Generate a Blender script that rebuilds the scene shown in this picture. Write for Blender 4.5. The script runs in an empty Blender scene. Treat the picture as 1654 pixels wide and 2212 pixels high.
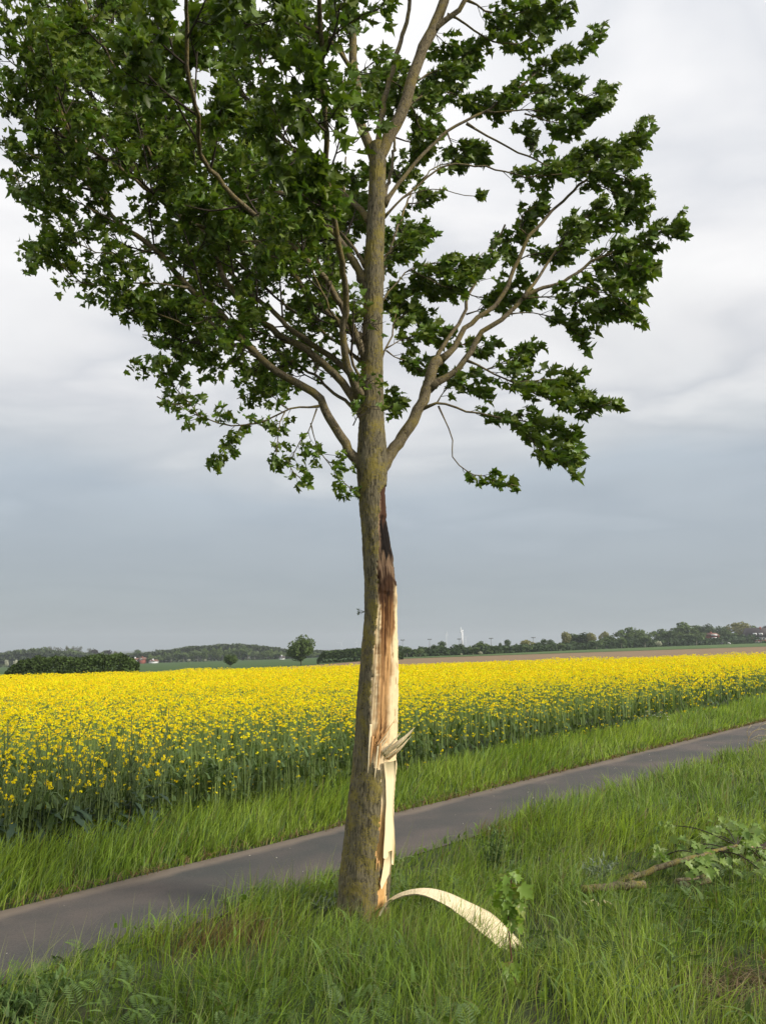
import bpy, bmesh, math, random
import numpy as np
from mathutils import Vector

R = math.radians
rng = np.random.default_rng(7)
random.seed(7)
sc = bpy.context.scene
col = sc.collection

# ------------------------------------------------------------------ camera
H = 2.1                                    # eye height above the verge
PITCH = R(10.05)
FPX, CX, CY = 1659.0, 827.0, 1106.0        # focal length and centre on a 1654 x 2212 grid
cam = bpy.data.cameras.new('camera')
cam.sensor_fit = 'VERTICAL'
cam.sensor_height = 36.0
cam.lens = 36.0 * FPX / 2212.0
cam.clip_start = 0.05
cam.clip_end = 9000
camo = bpy.data.objects.new('camera', cam)
col.objects.link(camo)
camo.location = (0, 0, H)
camo.rotation_euler = (math.pi / 2 + PITCH, 0, 0)
sc.camera = camo

# ------------------------------------------------------------------ sky
SUN_DIR = Vector((0.86, -0.40, 0.52)).normalized()       # towards the sun
world = bpy.data.worlds.new('World')
sc.world = world
world.use_nodes = True
nt = world.node_tree
nt.nodes.clear()


def nd(tree, kind, **kw):
    n = tree.nodes.new(kind)
    for k, v in kw.items():
        if k.startswith('i_'):
            n.inputs[k[2:].replace('_', ' ')].default_value = v
        elif k.startswith('n_'):
            n.inputs[int(k[2:])].default_value = v
        else:
            setattr(n, k, v)
    return n


def ramp(tree, stops, interp='LINEAR'):
    r = tree.nodes.new('ShaderNodeValToRGB')
    r.color_ramp.interpolation = interp
    e = r.color_ramp.elements
    while len(e) < len(stops):
        e.new(0.5)
    for el, (p, c) in zip(e, stops):
        el.position = p
        el.color = (*c, 1) if len(c) == 3 else c
    return r


def build_sky():
    L = nt.links.new
    out = nd(nt, 'ShaderNodeOutputWorld')
    bg = nd(nt, 'ShaderNodeBackground', i_Strength=1.0)
    sky = nd(nt, 'ShaderNodeTexSky', sky_type='NISHITA', sun_disc=False)
    sky.sun_elevation = math.asin(SUN_DIR.z)
    sky.sun_rotation = math.atan2(SUN_DIR.x, SUN_DIR.y)
    tc = nd(nt, 'ShaderNodeTexCoord')
    sep = nd(nt, 'ShaderNodeSeparateXYZ')
    L(tc.outputs['Generated'], sep.inputs[0])
    zc = nd(nt, 'ShaderNodeMath', operation='MAXIMUM', n_1=0.0)
    L(sep.outputs['Z'], zc.inputs[0])
    za = nd(nt, 'ShaderNodeMath', operation='ADD', n_1=0.16)
    L(zc.outputs[0], za.inputs[0])
    dv = nd(nt, 'ShaderNodeVectorMath', operation='DIVIDE')
    L(tc.outputs['Generated'], dv.inputs[0])
    cmb = nd(nt, 'ShaderNodeCombineXYZ', n_2=1.0)
    L(za.outputs[0], cmb.inputs[0]); L(za.outputs[0], cmb.inputs[1])
    L(cmb.outputs[0], dv.inputs[1])
    fl = nd(nt, 'ShaderNodeMapping')
    fl.inputs['Location'].default_value = (3.3, 1.2, 0)
    fl.inputs['Rotation'].default_value = (0, 0, R(24))
    fl.inputs['Scale'].default_value = (1.0, 1.25, 0.0)
    L(dv.outputs[0], fl.inputs[0])
    big = nd(nt, 'ShaderNodeTexNoise', i_Scale=0.8, i_Detail=5.0, i_Roughness=0.5, i_Distortion=0.4)
    L(fl.outputs[0], big.inputs['Vector'])
    fine = nd(nt, 'ShaderNodeTexNoise', i_Scale=1.5, i_Detail=6.0, i_Roughness=0.45, i_Distortion=0.35)
    L(fl.outputs[0], fine.inputs['Vector'])
    # height of the cloud deck's brightness, shifted by the noise
    m1 = nd(nt, 'ShaderNodeMath', operation='MULTIPLY_ADD', n_1=0.34, n_2=-0.17)
    L(big.outputs['Fac'], m1.inputs[0])
    m2 = nd(nt, 'ShaderNodeMath', operation='MULTIPLY_ADD', n_1=0.16, n_2=-0.08)
    L(fine.outputs['Fac'], m2.inputs[0])
    ad = nd(nt, 'ShaderNodeMath', operation='ADD'); L(m1.outputs[0], ad.inputs[0]); L(m2.outputs[0], ad.inputs[1])
    # less disturbance right at the horizon
    az = nd(nt, 'ShaderNodeMath', operation='SUBTRACT', n_1=.07); L(zc.outputs[0], az.inputs[0])
    az2 = nd(nt, 'ShaderNodeMath', operation='MAXIMUM', n_1=.05); L(az.outputs[0], az2.inputs[0])
    am = nd(nt, 'ShaderNodeMath', operation='MULTIPLY', n_1=3.2); L(az2.outputs[0], am.inputs[0])
    ac = nd(nt, 'ShaderNodeMath', operation='MINIMUM', n_1=1.0); L(am.outputs[0], ac.inputs[0])
    ap = nd(nt, 'ShaderNodeMath', operation='MULTIPLY'); L(ad.outputs[0], ap.inputs[0]); L(ac.outputs[0], ap.inputs[1])
    ad2 = nd(nt, 'ShaderNodeMath', operation='ADD'); L(zc.outputs[0], ad2.inputs[0]); L(ap.outputs[0], ad2.inputs[1])
    r1 = ramp(nt, [(0.0, (.275, .315, .33)), (.10, (.31, .35, .385)), (.19, (.385, .435, .485)), (.25, (.545, .57, .59)),
                   (.33, (.68, .685, .695)), (.48, (.80, .80, .805)), (1.0, (1.0, 1.0, 1.0))])
    L(ad2.outputs[0], r1.inputs[0])
    # grey undersides of the cloud deck, higher up
    r2 = ramp(nt, [(.34, (1.10, 1.09, 1.075)), (.45, (.97, .965, .965)), (.55, (.77, .785, .815)), (.66, (1.02, 1.01, 1.0))])
    L(fine.outputs['Fac'], r2.inputs[0])
    mu = nd(nt, 'ShaderNodeMix', data_type='RGBA', blend_type='MULTIPLY')
    L(ac.outputs[0], mu.inputs[0])
    L(r1.outputs[0], mu.inputs[6]); L(r2.outputs[0], mu.inputs[7])
    sk = nd(nt, 'ShaderNodeMix', data_type='RGBA', blend_type='MULTIPLY')
    sk.inputs[0].default_value = 1.0
    sk.inputs[7].default_value = (.1, .1, .1, 1)
    L(sky.outputs[0], sk.inputs[6])
    mx = nd(nt, 'ShaderNodeMix', data_type='RGBA')
    mx.inputs[0].default_value = 0.94
    L(sk.outputs[2], mx.inputs[6]); L(mu.outputs[2], mx.inputs[7])
    L(mx.outputs[2], bg.inputs['Color'])
    L(bg.outputs[0], out.inputs['Surface'])


build_sky()
sun = bpy.data.lights.new('sun', 'SUN')
sun.energy = 3.3
sun.angle = R(12)
sun.color = (1.0, 0.93, 0.80)
suno = bpy.data.objects.new('sun', sun)
col.objects.link(suno)
suno.rotation_euler = SUN_DIR.to_track_quat('Z', 'Y').to_euler()
suno.location = (8, -6, 12)

vs = sc.view_settings
vs.view_transform = 'Standard'
vs.look = 'None'
vs.exposure = 0.35
vs.gamma = 1.0
sc.render.engine = 'CYCLES'
sc.cycles.use_denoising = True
sc.cycles.max_bounces = 6
sc.cycles.diffuse_bounces = 3
sc.cycles.glossy_bounces = 2
sc.cycles.transmission_bounces = 4
sc.cycles.transparent_max_bounces = 4
sc.cycles.volume_bounces = 0

# ------------------------------------------------------------------ the lie of the land
SA, SB = 0.0283, -0.002                     # the land rises gently towards +x
PD = np.array([math.sin(R(44.2)), math.cos(R(44.2))])   # along the path
PN = np.array([-PD[1], PD[0]])                           # across it, towards the field
PATH0, PATH1, CROP0 = 5.62, 7.22, 8.35      # path edges and the edge of the crop, measured across


def gz(x, y):
    d = np.hypot(x, y)
    e = np.where(d < 500, d, 500 + 300 * (1 - np.exp(-np.maximum(d - 500, 0) / 300)))   # the slope eases off far away
    r = (SA * np.asarray(x, float) + SB * np.asarray(y, float)) * e / np.maximum(d, 1e-6)
    t = np.clip((.02 - np.asarray(x, float) / np.maximum(np.abs(y), 1.0)) / .14, 0, 1) * (np.asarray(y) > 0)   # a shallow dip on the low side
    r = r - .0045 * np.maximum(e - 60, 0) * t * t * (3 - 2 * t)
    return r if np.ndim(r) else float(r)


def sq(s, q):
    """a point on the ground, s metres along the path, q metres across it"""
    p = PD[None, :] * np.asarray(s)[:, None] + PN[None, :] * np.asarray(q)[:, None]
    return np.column_stack([p, gz(p[:, 0], p[:, 1])])


_c, _s = math.cos(PITCH), math.sin(PITCH)


def ray(x, y):
    u, v = (x - CX) / FPX, -(y - CY) / FPX
    return np.array([u, _c - v * _s, _s + v * _c])


def at(x, y, Y):
    d = ray(x, y)
    return np.array([0, 0, H]) + d * (Y / d[1])


def ground(x, y, up=0.0):
    d = ray(x, y)
    t = (up - H) / (d[2] - SA * d[0] - SB * d[1])
    return np.array([0, 0, H]) + d * t


def land(x, D):
    """a point on the ground in the bearing of column x, D metres away"""
    t = math.atan((x - CX) / 1685.0)
    X, Y = D * math.tan(t), D
    return np.array([X, Y, gz(X, Y)])


# ------------------------------------------------------------------ helpers
def mk(name, V, quads=None, tris=None, mat=None, colr=None, parent=None, link=True, smooth=False, data_only=False):
    V = np.asarray(V, dtype=np.float32)
    quads = np.zeros((0, 4), np.int32) if quads is None else np.asarray(quads, np.int32).reshape(-1, 4)
    tris = np.zeros((0, 3), np.int32) if tris is None else np.asarray(tris, np.int32).reshape(-1, 3)
    me = bpy.data.meshes.new(name)
    me.vertices.add(len(V))
    me.vertices.foreach_set('co', V.ravel())
    nl = quads.size + tris.size
    me.loops.add(nl)
    me.loops.foreach_set('vertex_index', np.concatenate([quads.ravel(), tris.ravel()]))
    npoly = len(quads) + len(tris)
    me.polygons.add(npoly)
    start = np.concatenate([np.arange(len(quads)) * 4, len(quads) * 4 + np.arange(len(tris)) * 3]).astype(np.int32)
    me.polygons.foreach_set('loop_start', start)
    if smooth:
        me.polygons.foreach_set('use_smooth', np.ones(npoly, bool))
    me.update(calc_edges=True)
    if colr is not None:
        a = me.color_attributes.new('col', 'FLOAT_COLOR', 'POINT')
        c = np.ones((len(V), 4), np.float32)
        c[:, :3] = colr
        a.data.foreach_set('color', c.ravel())
    if mat is not None:
        me.materials.append(mat)
    if data_only:
        return me
    return put(name, me, parent, link)


def put(name, me, parent=None, link=True):
    o = bpy.data.objects.new(name, me)
    if link:
        col.objects.link(o)
    if parent is not None:
        o.parent = parent
    return o


def thing(name, label, cat, loc=(0, 0, 0), rz=0, group=None):
    o = bpy.data.objects.new(name, None)
    o.empty_display_size = 0.1
    col.objects.link(o)
    o.location = loc
    o.rotation_euler = (0, 0, rz)
    return tag(o, label, cat, group)


def tag(o, label, cat=None, group=None, kind=None):
    o['label'] = label
    if cat:
        o['category'] = cat
    if group:
        o['group'] = group
    if kind:
        o['kind'] = kind
    return o


class MB:
    """collects pieces of ONE mesh"""
    def __init__(s):
        s.V, s.Q, s.T, s.C, s.n = [], [], [], [], 0

    def add(s, V, Q=None, T=None, C=None):
        V = np.asarray(V, float)
        s.V.append(V)
        if Q is not None and len(Q):
            s.Q.append(np.asarray(Q) + s.n)
        if T is not None and len(T):
            s.T.append(np.asarray(T) + s.n)
        if C is not None:
            s.C.append(np.broadcast_to(np.asarray(C, float), (len(V), 3)))
        s.n += len(V)

    def box(s, lo, hi, C=None):
        (a, b, c), (d, e, f) = lo, hi
        V = [(a, b, c), (d, b, c), (d, e, c), (a, e, c), (a, b, f), (d, b, f), (d, e, f), (a, e, f)]
        s.add(V, [(0, 3, 2, 1), (4, 5, 6, 7), (0, 1, 5, 4), (1, 2, 6, 5), (2, 3, 7, 6), (3, 0, 4, 7)], None, C)

    def tube(s, P, rad, n=8, C=None, cap=True):
        s.add(*tube(P, rad, n, cap), C)

    def build(s, name, mat, parent=None, smooth=False, data_only=False):
        return mk(name, np.concatenate(s.V), np.concatenate(s.Q) if s.Q else None, np.concatenate(s.T) if s.T else None,
                  mat, np.concatenate(s.C) if s.C else None, parent, smooth=smooth, data_only=data_only)


def tube(P, rad, n=8, cap=True):
    P = np.asarray(P, float)
    m = len(P)
    rad = np.broadcast_to(np.asarray(rad, float), (m,))
    T = np.gradient(P, axis=0)
    T /= np.linalg.norm(T, axis=1)[:, None] + 1e-9
    u = np.cross(T[0], [0.3, 0.9, 0.2]); u /= np.linalg.norm(u)
    ang = np.arange(n) * 2 * math.pi / n
    V = np.zeros((m, n, 3))
    for i in range(m):
        u = u - T[i] * (u @ T[i]); u /= np.linalg.norm(u) + 1e-9
        w = np.cross(T[i], u)
        V[i] = P[i] + rad[i] * (np.cos(ang)[:, None] * u + np.sin(ang)[:, None] * w)
    idx = np.arange(m * n).reshape(m, n)
    Q = np.stack([idx[:-1], np.roll(idx[:-1], -1, 1), np.roll(idx[1:], -1, 1), idx[1:]], -1).reshape(-1, 4)
    V = V.reshape(-1, 3)
    Tr = []
    if cap:
        V = np.vstack([V, P[0], P[-1]])
        for k in range(n):
            Tr.append((m * n, (k + 1) % n, k))
            Tr.append((m * n + 1, (m - 1) * n + k, (m - 1) * n + (k + 1) % n))
    return V, Q, Tr


def smooth_path(P, step):
    """Catmull-Rom through P, resampled"""
    P = np.asarray(P, float)
    if len(P) < 3:
        n = max(2, int(np.linalg.norm(P[-1] - P[0]) / step) + 1)
        return P[0] + (P[-1] - P[0]) * np.linspace(0, 1, n)[:, None]
    E = np.vstack([2 * P[0] - P[1], P, 2 * P[-1] - P[-2]])
    out = []
    for i in range(1, len(E) - 2):
        a, b, c, d = E[i - 1], E[i], E[i + 1], E[i + 2]
        n = max(1, int(np.linalg.norm(c - b) / step))
        for t in np.arange(n) / n:
            out.append(0.5 * (2 * b + (c - a) * t + (2 * a - 5 * b + 4 * c - d) * t * t + (3 * b - a - 3 * c + d) * t ** 3))
    out.append(P[-1])
    return np.array(out)


def noise1(x, seed=0, octaves=3):
    """smooth 1-D value noise in -1..1"""
    x = np.asarray(x, float)
    r = np.random.default_rng(seed).uniform(-1, 1, 4096)
    y = np.zeros_like(x); a = 1.0; tot = 0
    for o in range(octaves):
        xi = np.floor(x).astype(int); f = x - xi; f = f * f * (3 - 2 * f)
        y += a * (r[(xi + o * 97) % 4096] * (1 - f) + r[(xi + 1 + o * 97) % 4096] * f)
        tot += a; a *= 0.5; x = x * 2.03
    return y / tot


def noise2(x, y, seed=0):
    r = np.random.default_rng(seed).uniform(-1, 1, (256, 256))
    xi = np.floor(x).astype(int); yi = np.floor(y).astype(int)
    fx = x - xi; fy = y - yi
    fx = fx * fx * (3 - 2 * fx); fy = fy * fy * (3 - 2 * fy)
    g = lambda a, b: r[a % 256, b % 256]
    return (g(xi, yi) * (1 - fx) + g(xi + 1, yi) * fx) * (1 - fy) + (g(xi, yi + 1) * (1 - fx) + g(xi + 1, yi + 1) * fx) * fy


# ------------------------------------------------------------------ materials
def mat_new(name):
    m = bpy.data.materials.new(name)
    m.use_nodes = True
    t = m.node_tree
    t.nodes.clear()
    return m, t, nd(t, 'ShaderNodeOutputMaterial')


def mat_leaf(name, trans=0.35, rough=0.45, tint=(1, 1, 1), spec=0.35):
    """colour comes from the mesh attribute 'col'; light shines through"""
    m, t, out = mat_new(name)
    at_ = nd(t, 'ShaderNodeAttribute', attribute_name='col')
    mul = nd(t, 'ShaderNodeMix', data_type='RGBA', blend_type='MULTIPLY'); mul.inputs[0].default_value = 1
    mul.inputs[7].default_value = (*tint, 1)
    t.links.new(at_.outputs['Color'], mul.inputs[6])
    b = nd(t, 'ShaderNodeBsdfPrincipled', i_Roughness=rough)
    b.inputs['Specular IOR Level'].default_value = spec
    t.links.new(mul.outputs[2], b.inputs['Base Color'])
    tr = nd(t, 'ShaderNodeBsdfTranslucent')
    br = nd(t, 'ShaderNodeMix', data_type='RGBA', blend_type='MULTIPLY'); br.inputs[0].default_value = 1
    br.inputs[7].default_value = (1.25, 1.35, 0.55, 1)
    t.links.new(mul.outputs[2], br.inputs[6])
    t.links.new(br.outputs[2], tr.inputs['Color'])
    mx = nd(t, 'ShaderNodeMixShader'); mx.inputs[0].default_value = trans
    t.links.new(b.outputs[0], mx.inputs[1]); t.links.new(tr.outputs[0], mx.inputs[2])
    t.links.new(mx.outputs[0], out.inputs[0])
    return m


def mat_plain(name, c, rough=0.8, var=0.15, scale=6.0, bump=0.0, spec=0.3, stretch=(1, 1, 1), attr=False):
    m, t, out = mat_new(name)
    b = nd(t, 'ShaderNodeBsdfPrincipled', i_Roughness=rough)
    b.inputs['Specular IOR Level'].default_value = spec
    tc = nd(t, 'ShaderNodeTexCoord')
    mp = nd(t, 'ShaderNodeMapping'); mp.inputs['Scale'].default_value = stretch
    t.links.new(tc.outputs['Object'], mp.inputs[0])
    nz = nd(t, 'ShaderNodeTexNoise', i_Scale=scale, i_Detail=6.0, i_Roughness=0.6)
    t.links.new(mp.outputs[0], nz.inputs['Vector'])
    r = ramp(t, [(.3, (1 - var,) * 3), (.7, (1 + var,) * 3)])
    t.links.new(nz.outputs['Fac'], r.inputs[0])
    mu = nd(t, 'ShaderNodeMix', data_type='RGBA', blend_type='MULTIPLY'); mu.inputs[0].default_value = 1
    t.links.new(r.outputs[0], mu.inputs[6])
    if attr:
        a = nd(t, 'ShaderNodeAttribute', attribute_name='col')
        t.links.new(a.outputs['Color'], mu.inputs[7])
    else:
        mu.inputs[7].default_value = (*c, 1)
    t.links.new(mu.outputs[2], b.inputs['Base Color'])
    if bump:
        bp = nd(t, 'ShaderNodeBump', i_Strength=1.0, i_Distance=bump)
        t.links.new(nz.outputs['Fac'], bp.inputs['Height'])
        t.links.new(bp.outputs[0], b.inputs['Normal'])
    t.links.new(b.outputs[0], out.inputs[0])
    return m


def mat_bark(name, base=(.150, .128, .080), dark=(.045, .038, .025), lichen=(.24, .195, .045), amount=.498, fis=(55, 55, 9)):
    m, t, out = mat_new(name)
    b = nd(t, 'ShaderNodeBsdfPrincipled', i_Roughness=0.92)
    b.inputs['Specular IOR Level'].default_value = 0.15
    tc = nd(t, 'ShaderNodeTexCoord')
    mp = nd(t, 'ShaderNodeMapping'); mp.inputs['Scale'].default_value = fis
    t.links.new(tc.outputs['Object'], mp.inputs[0])
    v = nd(t, 'ShaderNodeTexNoise', i_Scale=1.0, i_Detail=4.0, i_Roughness=.62, i_Distortion=1.2)
    t.links.new(mp.outputs[0], v.inputs['Vector'])
    rv = ramp(t, [(.36, dark), (.5, base), (.68, tuple(x * 1.45 for x in base))])
    t.links.new(v.outputs['Fac'], rv.inputs[0])
    n1 = nd(t, 'ShaderNodeTexNoise', i_Scale=7.0, i_Detail=3.0, i_Roughness=.6)
    t.links.new(tc.outputs['Object'], n1.inputs['Vector'])
    n2 = nd(t, 'ShaderNodeTexNoise', i_Scale=85.0, i_Detail=3.0, i_Roughness=.8)
    t.links.new(tc.outputs['Object'], n2.inputs['Vector'])
    ad = nd(t, 'ShaderNodeMath', operation='ADD')
    t.links.new(n1.outputs['Fac'], ad.inputs[0]); t.links.new(n2.outputs['Fac'], ad.inputs[1])
    a2 = nd(t, 'ShaderNodeMath', operation='MULTIPLY', n_1=.5); t.links.new(ad.outputs[0], a2.inputs[0])
    rl = ramp(t, [(amount, (0, 0, 0)), (amount + .06, (1, 1, 1))])
    t.links.new(a2.outputs[0], rl.inputs[0])
    rf = nd(t, 'ShaderNodeMath', operation='MULTIPLY', n_1=.82); t.links.new(rl.outputs[0], rf.inputs[0])
    mx = nd(t, 'ShaderNodeMix', data_type='RGBA')
    mx.inputs[7].default_value = (*lichen, 1)
    t.links.new(rf.outputs[0], mx.inputs[0]); t.links.new(rv.outputs[0], mx.inputs[6])
    t.links.new(mx.outputs[2], b.inputs['Base Color'])
    bp = nd(t, 'ShaderNodeBump', i_Strength=1.0, i_Distance=.012)
    t.links.new(v.outputs['Fac'], bp.inputs['Height'])
    t.links.new(bp.outputs[0], b.inputs['Normal'])
    t.links.new(b.outputs[0], out.inputs[0])
    return m


def mat_ground():
    m, t, out = mat_new('soil_and_turf')
    b = nd(t, 'ShaderNodeBsdfPrincipled', i_Roughness=1.0)
    tc = nd(t, 'ShaderNodeTexCoord')
    n = nd(t, 'ShaderNodeTexNoise', i_Scale=3.0, i_Detail=8.0, i_Roughness=.65)
    t.links.new(tc.outputs['Object'], n.inputs['Vector'])
    r = ramp(t, [(.3, (.022, .03, .012)), (.55, (.04, .055, .018)), (.75, (.07, .06, .032))])
    t.links.new(n.outputs['Fac'], r.inputs[0])
    t.links.new(r.outputs[0], b.inputs['Base Color'])
    bp = nd(t, 'ShaderNodeBump', i_Strength=.8, i_Distance=.05)
    t.links.new(n.outputs['Fac'], bp.inputs['Height']); t.links.new(bp.outputs[0], b.inputs['Normal'])
    t.links.new(b.outputs[0], out.inputs[0])
    return m


def mat_path():
    m, t, out = mat_new('worn_asphalt')
    b = nd(t, 'ShaderNodeBsdfPrincipled', i_Roughness=.82)
    b.inputs['Specular IOR Level'].default_value = .3
    tc = nd(t, 'ShaderNodeTexCoord')
    uv = nd(t, 'ShaderNodeAttribute', attribute_name='col')          # R = across, G = along
    sp = nd(t, 'ShaderNodeSeparateColor'); t.links.new(uv.outputs['Color'], sp.inputs[0])
    n = nd(t, 'ShaderNodeTexNoise', i_Scale=.9, i_Detail=4.0, i_Roughness=.55)
    t.links.new(tc.outputs['Object'], n.inputs['Vector'])
    r = ramp(t, [(.34, (.060, .061, .059)), (.5, (.080, .073, .069)), (.64, (.108, .091, .083))])
    t.links.new(n.outputs['Fac'], r.inputs[0])
    g = nd(t, 'ShaderNodeTexNoise', i_Scale=60.0, i_Detail=5.0, i_Roughness=.85)
    t.links.new(tc.outputs['Object'], g.inputs['Vector'])
    gr = ramp(t, [(.3, (.60, .60, .60)), (.7, (1.42, 1.40, 1.36))]); t.links.new(g.outputs['Fac'], gr.inputs[0])
    mu = nd(t, 'ShaderNodeMix', data_type='RGBA', blend_type='MULTIPLY'); mu.inputs[0].default_value = .8
    t.links.new(r.outputs[0], mu.inputs[6]); t.links.new(gr.outputs[0], mu.inputs[7])
    # dusty sand washed onto the field-side edge
    n3 = nd(t, 'ShaderNodeTexNoise', i_Scale=1.3, i_Detail=6.0, i_Roughness=.6); t.links.new(tc.outputs['Object'], n3.inputs['Vector'])
    ma = nd(t, 'ShaderNodeMath', operation='MULTIPLY_ADD', n_1=.30, n_2=-.15); t.links.new(n3.outputs['Fac'], ma.inputs[0])
    ad = nd(t, 'ShaderNodeMath', operation='ADD'); t.links.new(sp.outputs[0], ad.inputs[0]); t.links.new(ma.outputs[0], ad.inputs[1])
    rr = ramp(t, [(.80, (0, 0, 0)), (.90, (1, 1, 1))]); t.links.new(ad.outputs[0], rr.inputs[0])
    mm = nd(t, 'ShaderNodeMath', operation='MULTIPLY', n_1=.8); t.links.new(rr.outputs[0], mm.inputs[0])
    mx = nd(t, 'ShaderNodeMix', data_type='RGBA'); mx.inputs[7].default_value = (.20, .160, .125, 1)
    t.links.new(mm.outputs[0], mx.inputs[0]); t.links.new(mu.outputs[2], mx.inputs[6])
    t.links.new(mx.outputs[2], b.inputs['Base Color'])
    bp = nd(t, 'ShaderNodeBump', i_Strength=.6, i_Distance=.006)
    t.links.new(g.outputs['Fac'], bp.inputs['Height']); t.links.new(bp.outputs[0], b.inputs['Normal'])
    t.links.new(b.outputs[0], out.inputs[0])
    return m


M_BARK = mat_bark('mottled_bark')
M_LIMB = mat_bark('branch_bark', base=(.165, .135, .085), dark=(.075, .058, .038), lichen=(.21, .165, .05), amount=.50, fis=(45, 45, 30))
M_TWIG = mat_plain('twig_bark', (.05, .038, .028), .9)
M_LEAF = mat_leaf('maple_leaf', .30, .42)
M_GRASS = mat_leaf('grass_blade', .35, .5, spec=.25)
M_HERB = mat_leaf('herb_leaf', .25, .55, spec=.25)
M_PETAL = mat_leaf('rape_petal', .35, .7, spec=.1)
M_WOOD = mat_plain('torn_wood', (1, 1, 1), .8, .10, 1.0, .004, .08, (90, 90, 5), attr=True)
M_FAR = mat_leaf('far_foliage', .15, .8, spec=.1)
M_GROUND = mat_ground()
M_PATH = mat_path()
M_WHITE = mat_plain('white_paint', (.72, .73, .74), .5, .04)
M_BRICK = mat_plain('red_brick', (.27, .085, .06), .9, .2, 8)
M_ROOF = mat_plain('dark_roof', (.075, .062, .06), .8, .15, 5)
M_REDROOF = mat_plain('red_roof', (.19, .105, .08), .85, .2, 4)
M_GLASS = mat_plain('window_glass', (.05, .06, .07), .15, .05, spec=.6)
M_STEEL = mat_plain('mast_steel', (.22, .23, .24), .6, .08)
M_DRY = mat_plain('dry_stem', (.34, .27, .17), .9, .2)

# ------------------------------------------------------------------ ground, path, fields
def sheet(name, pts, mat, up=0.0, colr=None):
    P = np.array([(x, y, gz(x, y) + up) for x, y in pts])
    o = mk(name, P, [(0, 1, 2, 3)], None, mat, colr)
    o['kind'] = 'structure'
    return o


gx = np.concatenate([-np.geomspace(3200, 32, 80), np.linspace(-30, 30, 61), np.geomspace(32, 3200, 80)])
gy = np.concatenate([[-250, -120, -60], np.linspace(-20, 40, 61), np.geomspace(42, 3300, 90)])
X, Y = np.meshgrid(gx, gy)
Zg = gz(X, Y)
V = np.column_stack([X.ravel(), Y.ravel(), Zg.ravel()])
ix = np.arange(V.shape[0]).reshape(X.shape)
Q = np.stack([ix[:-1, :-1], ix[:-1, 1:], ix[1:, 1:], ix[1:, :-1]], -1).reshape(-1, 4)
g = mk('ground', V, Q, None, M_GROUND, smooth=True)
tag(g, 'earth and short turf of the roadside and the land behind', kind='structure')

s_ = np.linspace(-14, 75, 180)
qs = np.linspace(PATH0, PATH1, 9)
Vp, Cp = [], []
for j, q in enumerate(qs):
    wob = 0.05 * noise1(s_ * 1.3, 5) if j == len(qs) - 1 else 0
    p = sq(s_, q + wob + 0 * s_)
    f = (q - PATH0) / (PATH1 - PATH0)
    p[:, 2] += 0.012 + 0.02 * math.sin(math.pi * f)
    Vp.append(p); Cp.append(np.column_stack([np.full(len(s_), f), s_ * 0, s_ * 0]))
ix = np.arange(len(s_) * len(qs)).reshape(len(qs), len(s_))
Q = np.stack([ix[:-1, :-1], ix[:-1, 1:], ix[1:, 1:], ix[1:, :-1]], -1).reshape(-1, 4)
po = mk('path', np.concatenate(Vp), Q, None, M_PATH, np.concatenate(Cp), smooth=True)
tag(po, 'narrow grey asphalt path with a sandy edge along the crop', kind='structure')

M_PLOUGH = mat_plain('ploughed_soil', (.235, .165, .098), 1.0, .12, .35, 0, .1)
M_GREENF = mat_plain('young_crop', (.062, .105, .034), 1.0, .18, .12, 0, .1)
M_GREENF2 = mat_plain('meadow_green', (.085, .135, .045), 1.0, .15, .12, 0, .1)
CROP1 = 44.0                                 # far edge of the rape field


def far_quad(name, x0, x1, d0, d1, mat, up):
    xs, ds = np.linspace(x0, x1, 60), np.geomspace(d0, d1, 30)
    return strip_grid(name, [[(x, d) for x in xs] for d in ds], mat, up)


def strip_grid(name, grid, mat, up):
    P = np.array([land(x, d) for row in grid for x, d in row]); P[:, 2] += up
    ix = np.arange(len(P)).reshape(len(grid), len(grid[0]))
    o = mk(name, P, np.stack([ix[:-1, :-1], ix[:-1, 1:], ix[1:, 1:], ix[1:, :-1]], -1).reshape(-1, 4), None, mat, smooth=True)
    o['kind'] = 'structure'
    return o


# bare field: a long wedge, its far edge runs away towards the houses
FE = [(600, 118), (690, 135), (860, 160), (1050, 168), (1250, 178), (1654, 195), (2300, 215)]


def strip_sheet(name, near, far, mat, up):
    xs = np.linspace(near[0][0], near[-1][0], 50)
    dn = np.interp(xs, [p[0] for p in near], [p[1] for p in near]); df = np.interp(xs, [p[0] for p in far], [p[1] for p in far])
    return strip_grid(name, [[(x, a + (b - a) * k / 16) for x, a, b in zip(xs, dn, df)] for k in range(17)], mat, up)


bf = strip_sheet('ploughed_field', [(x, 46) for x, d in FE], FE, M_PLOUGH, .16)
tag(bf, 'bare brown field beyond the yellow crop', kind='structure')
gf = far_quad('green_field', -1500, 3200, 46, 640, M_GREENF, .10)
tag(gf, 'dark green field of young corn before the woods', kind='structure')
mf = strip_sheet('meadow', FE[1:], [(690, 150), (860, 180), (1050, 200), (1250, 250), (1654, 355), (2300, 420)], M_GREENF2, .22)
tag(mf, 'pale green strip between bare field and tree row', kind='structure')


# ------------------------------------------------------------------ blades of grass
WIND = np.array([0.9, 0.25])


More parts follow.
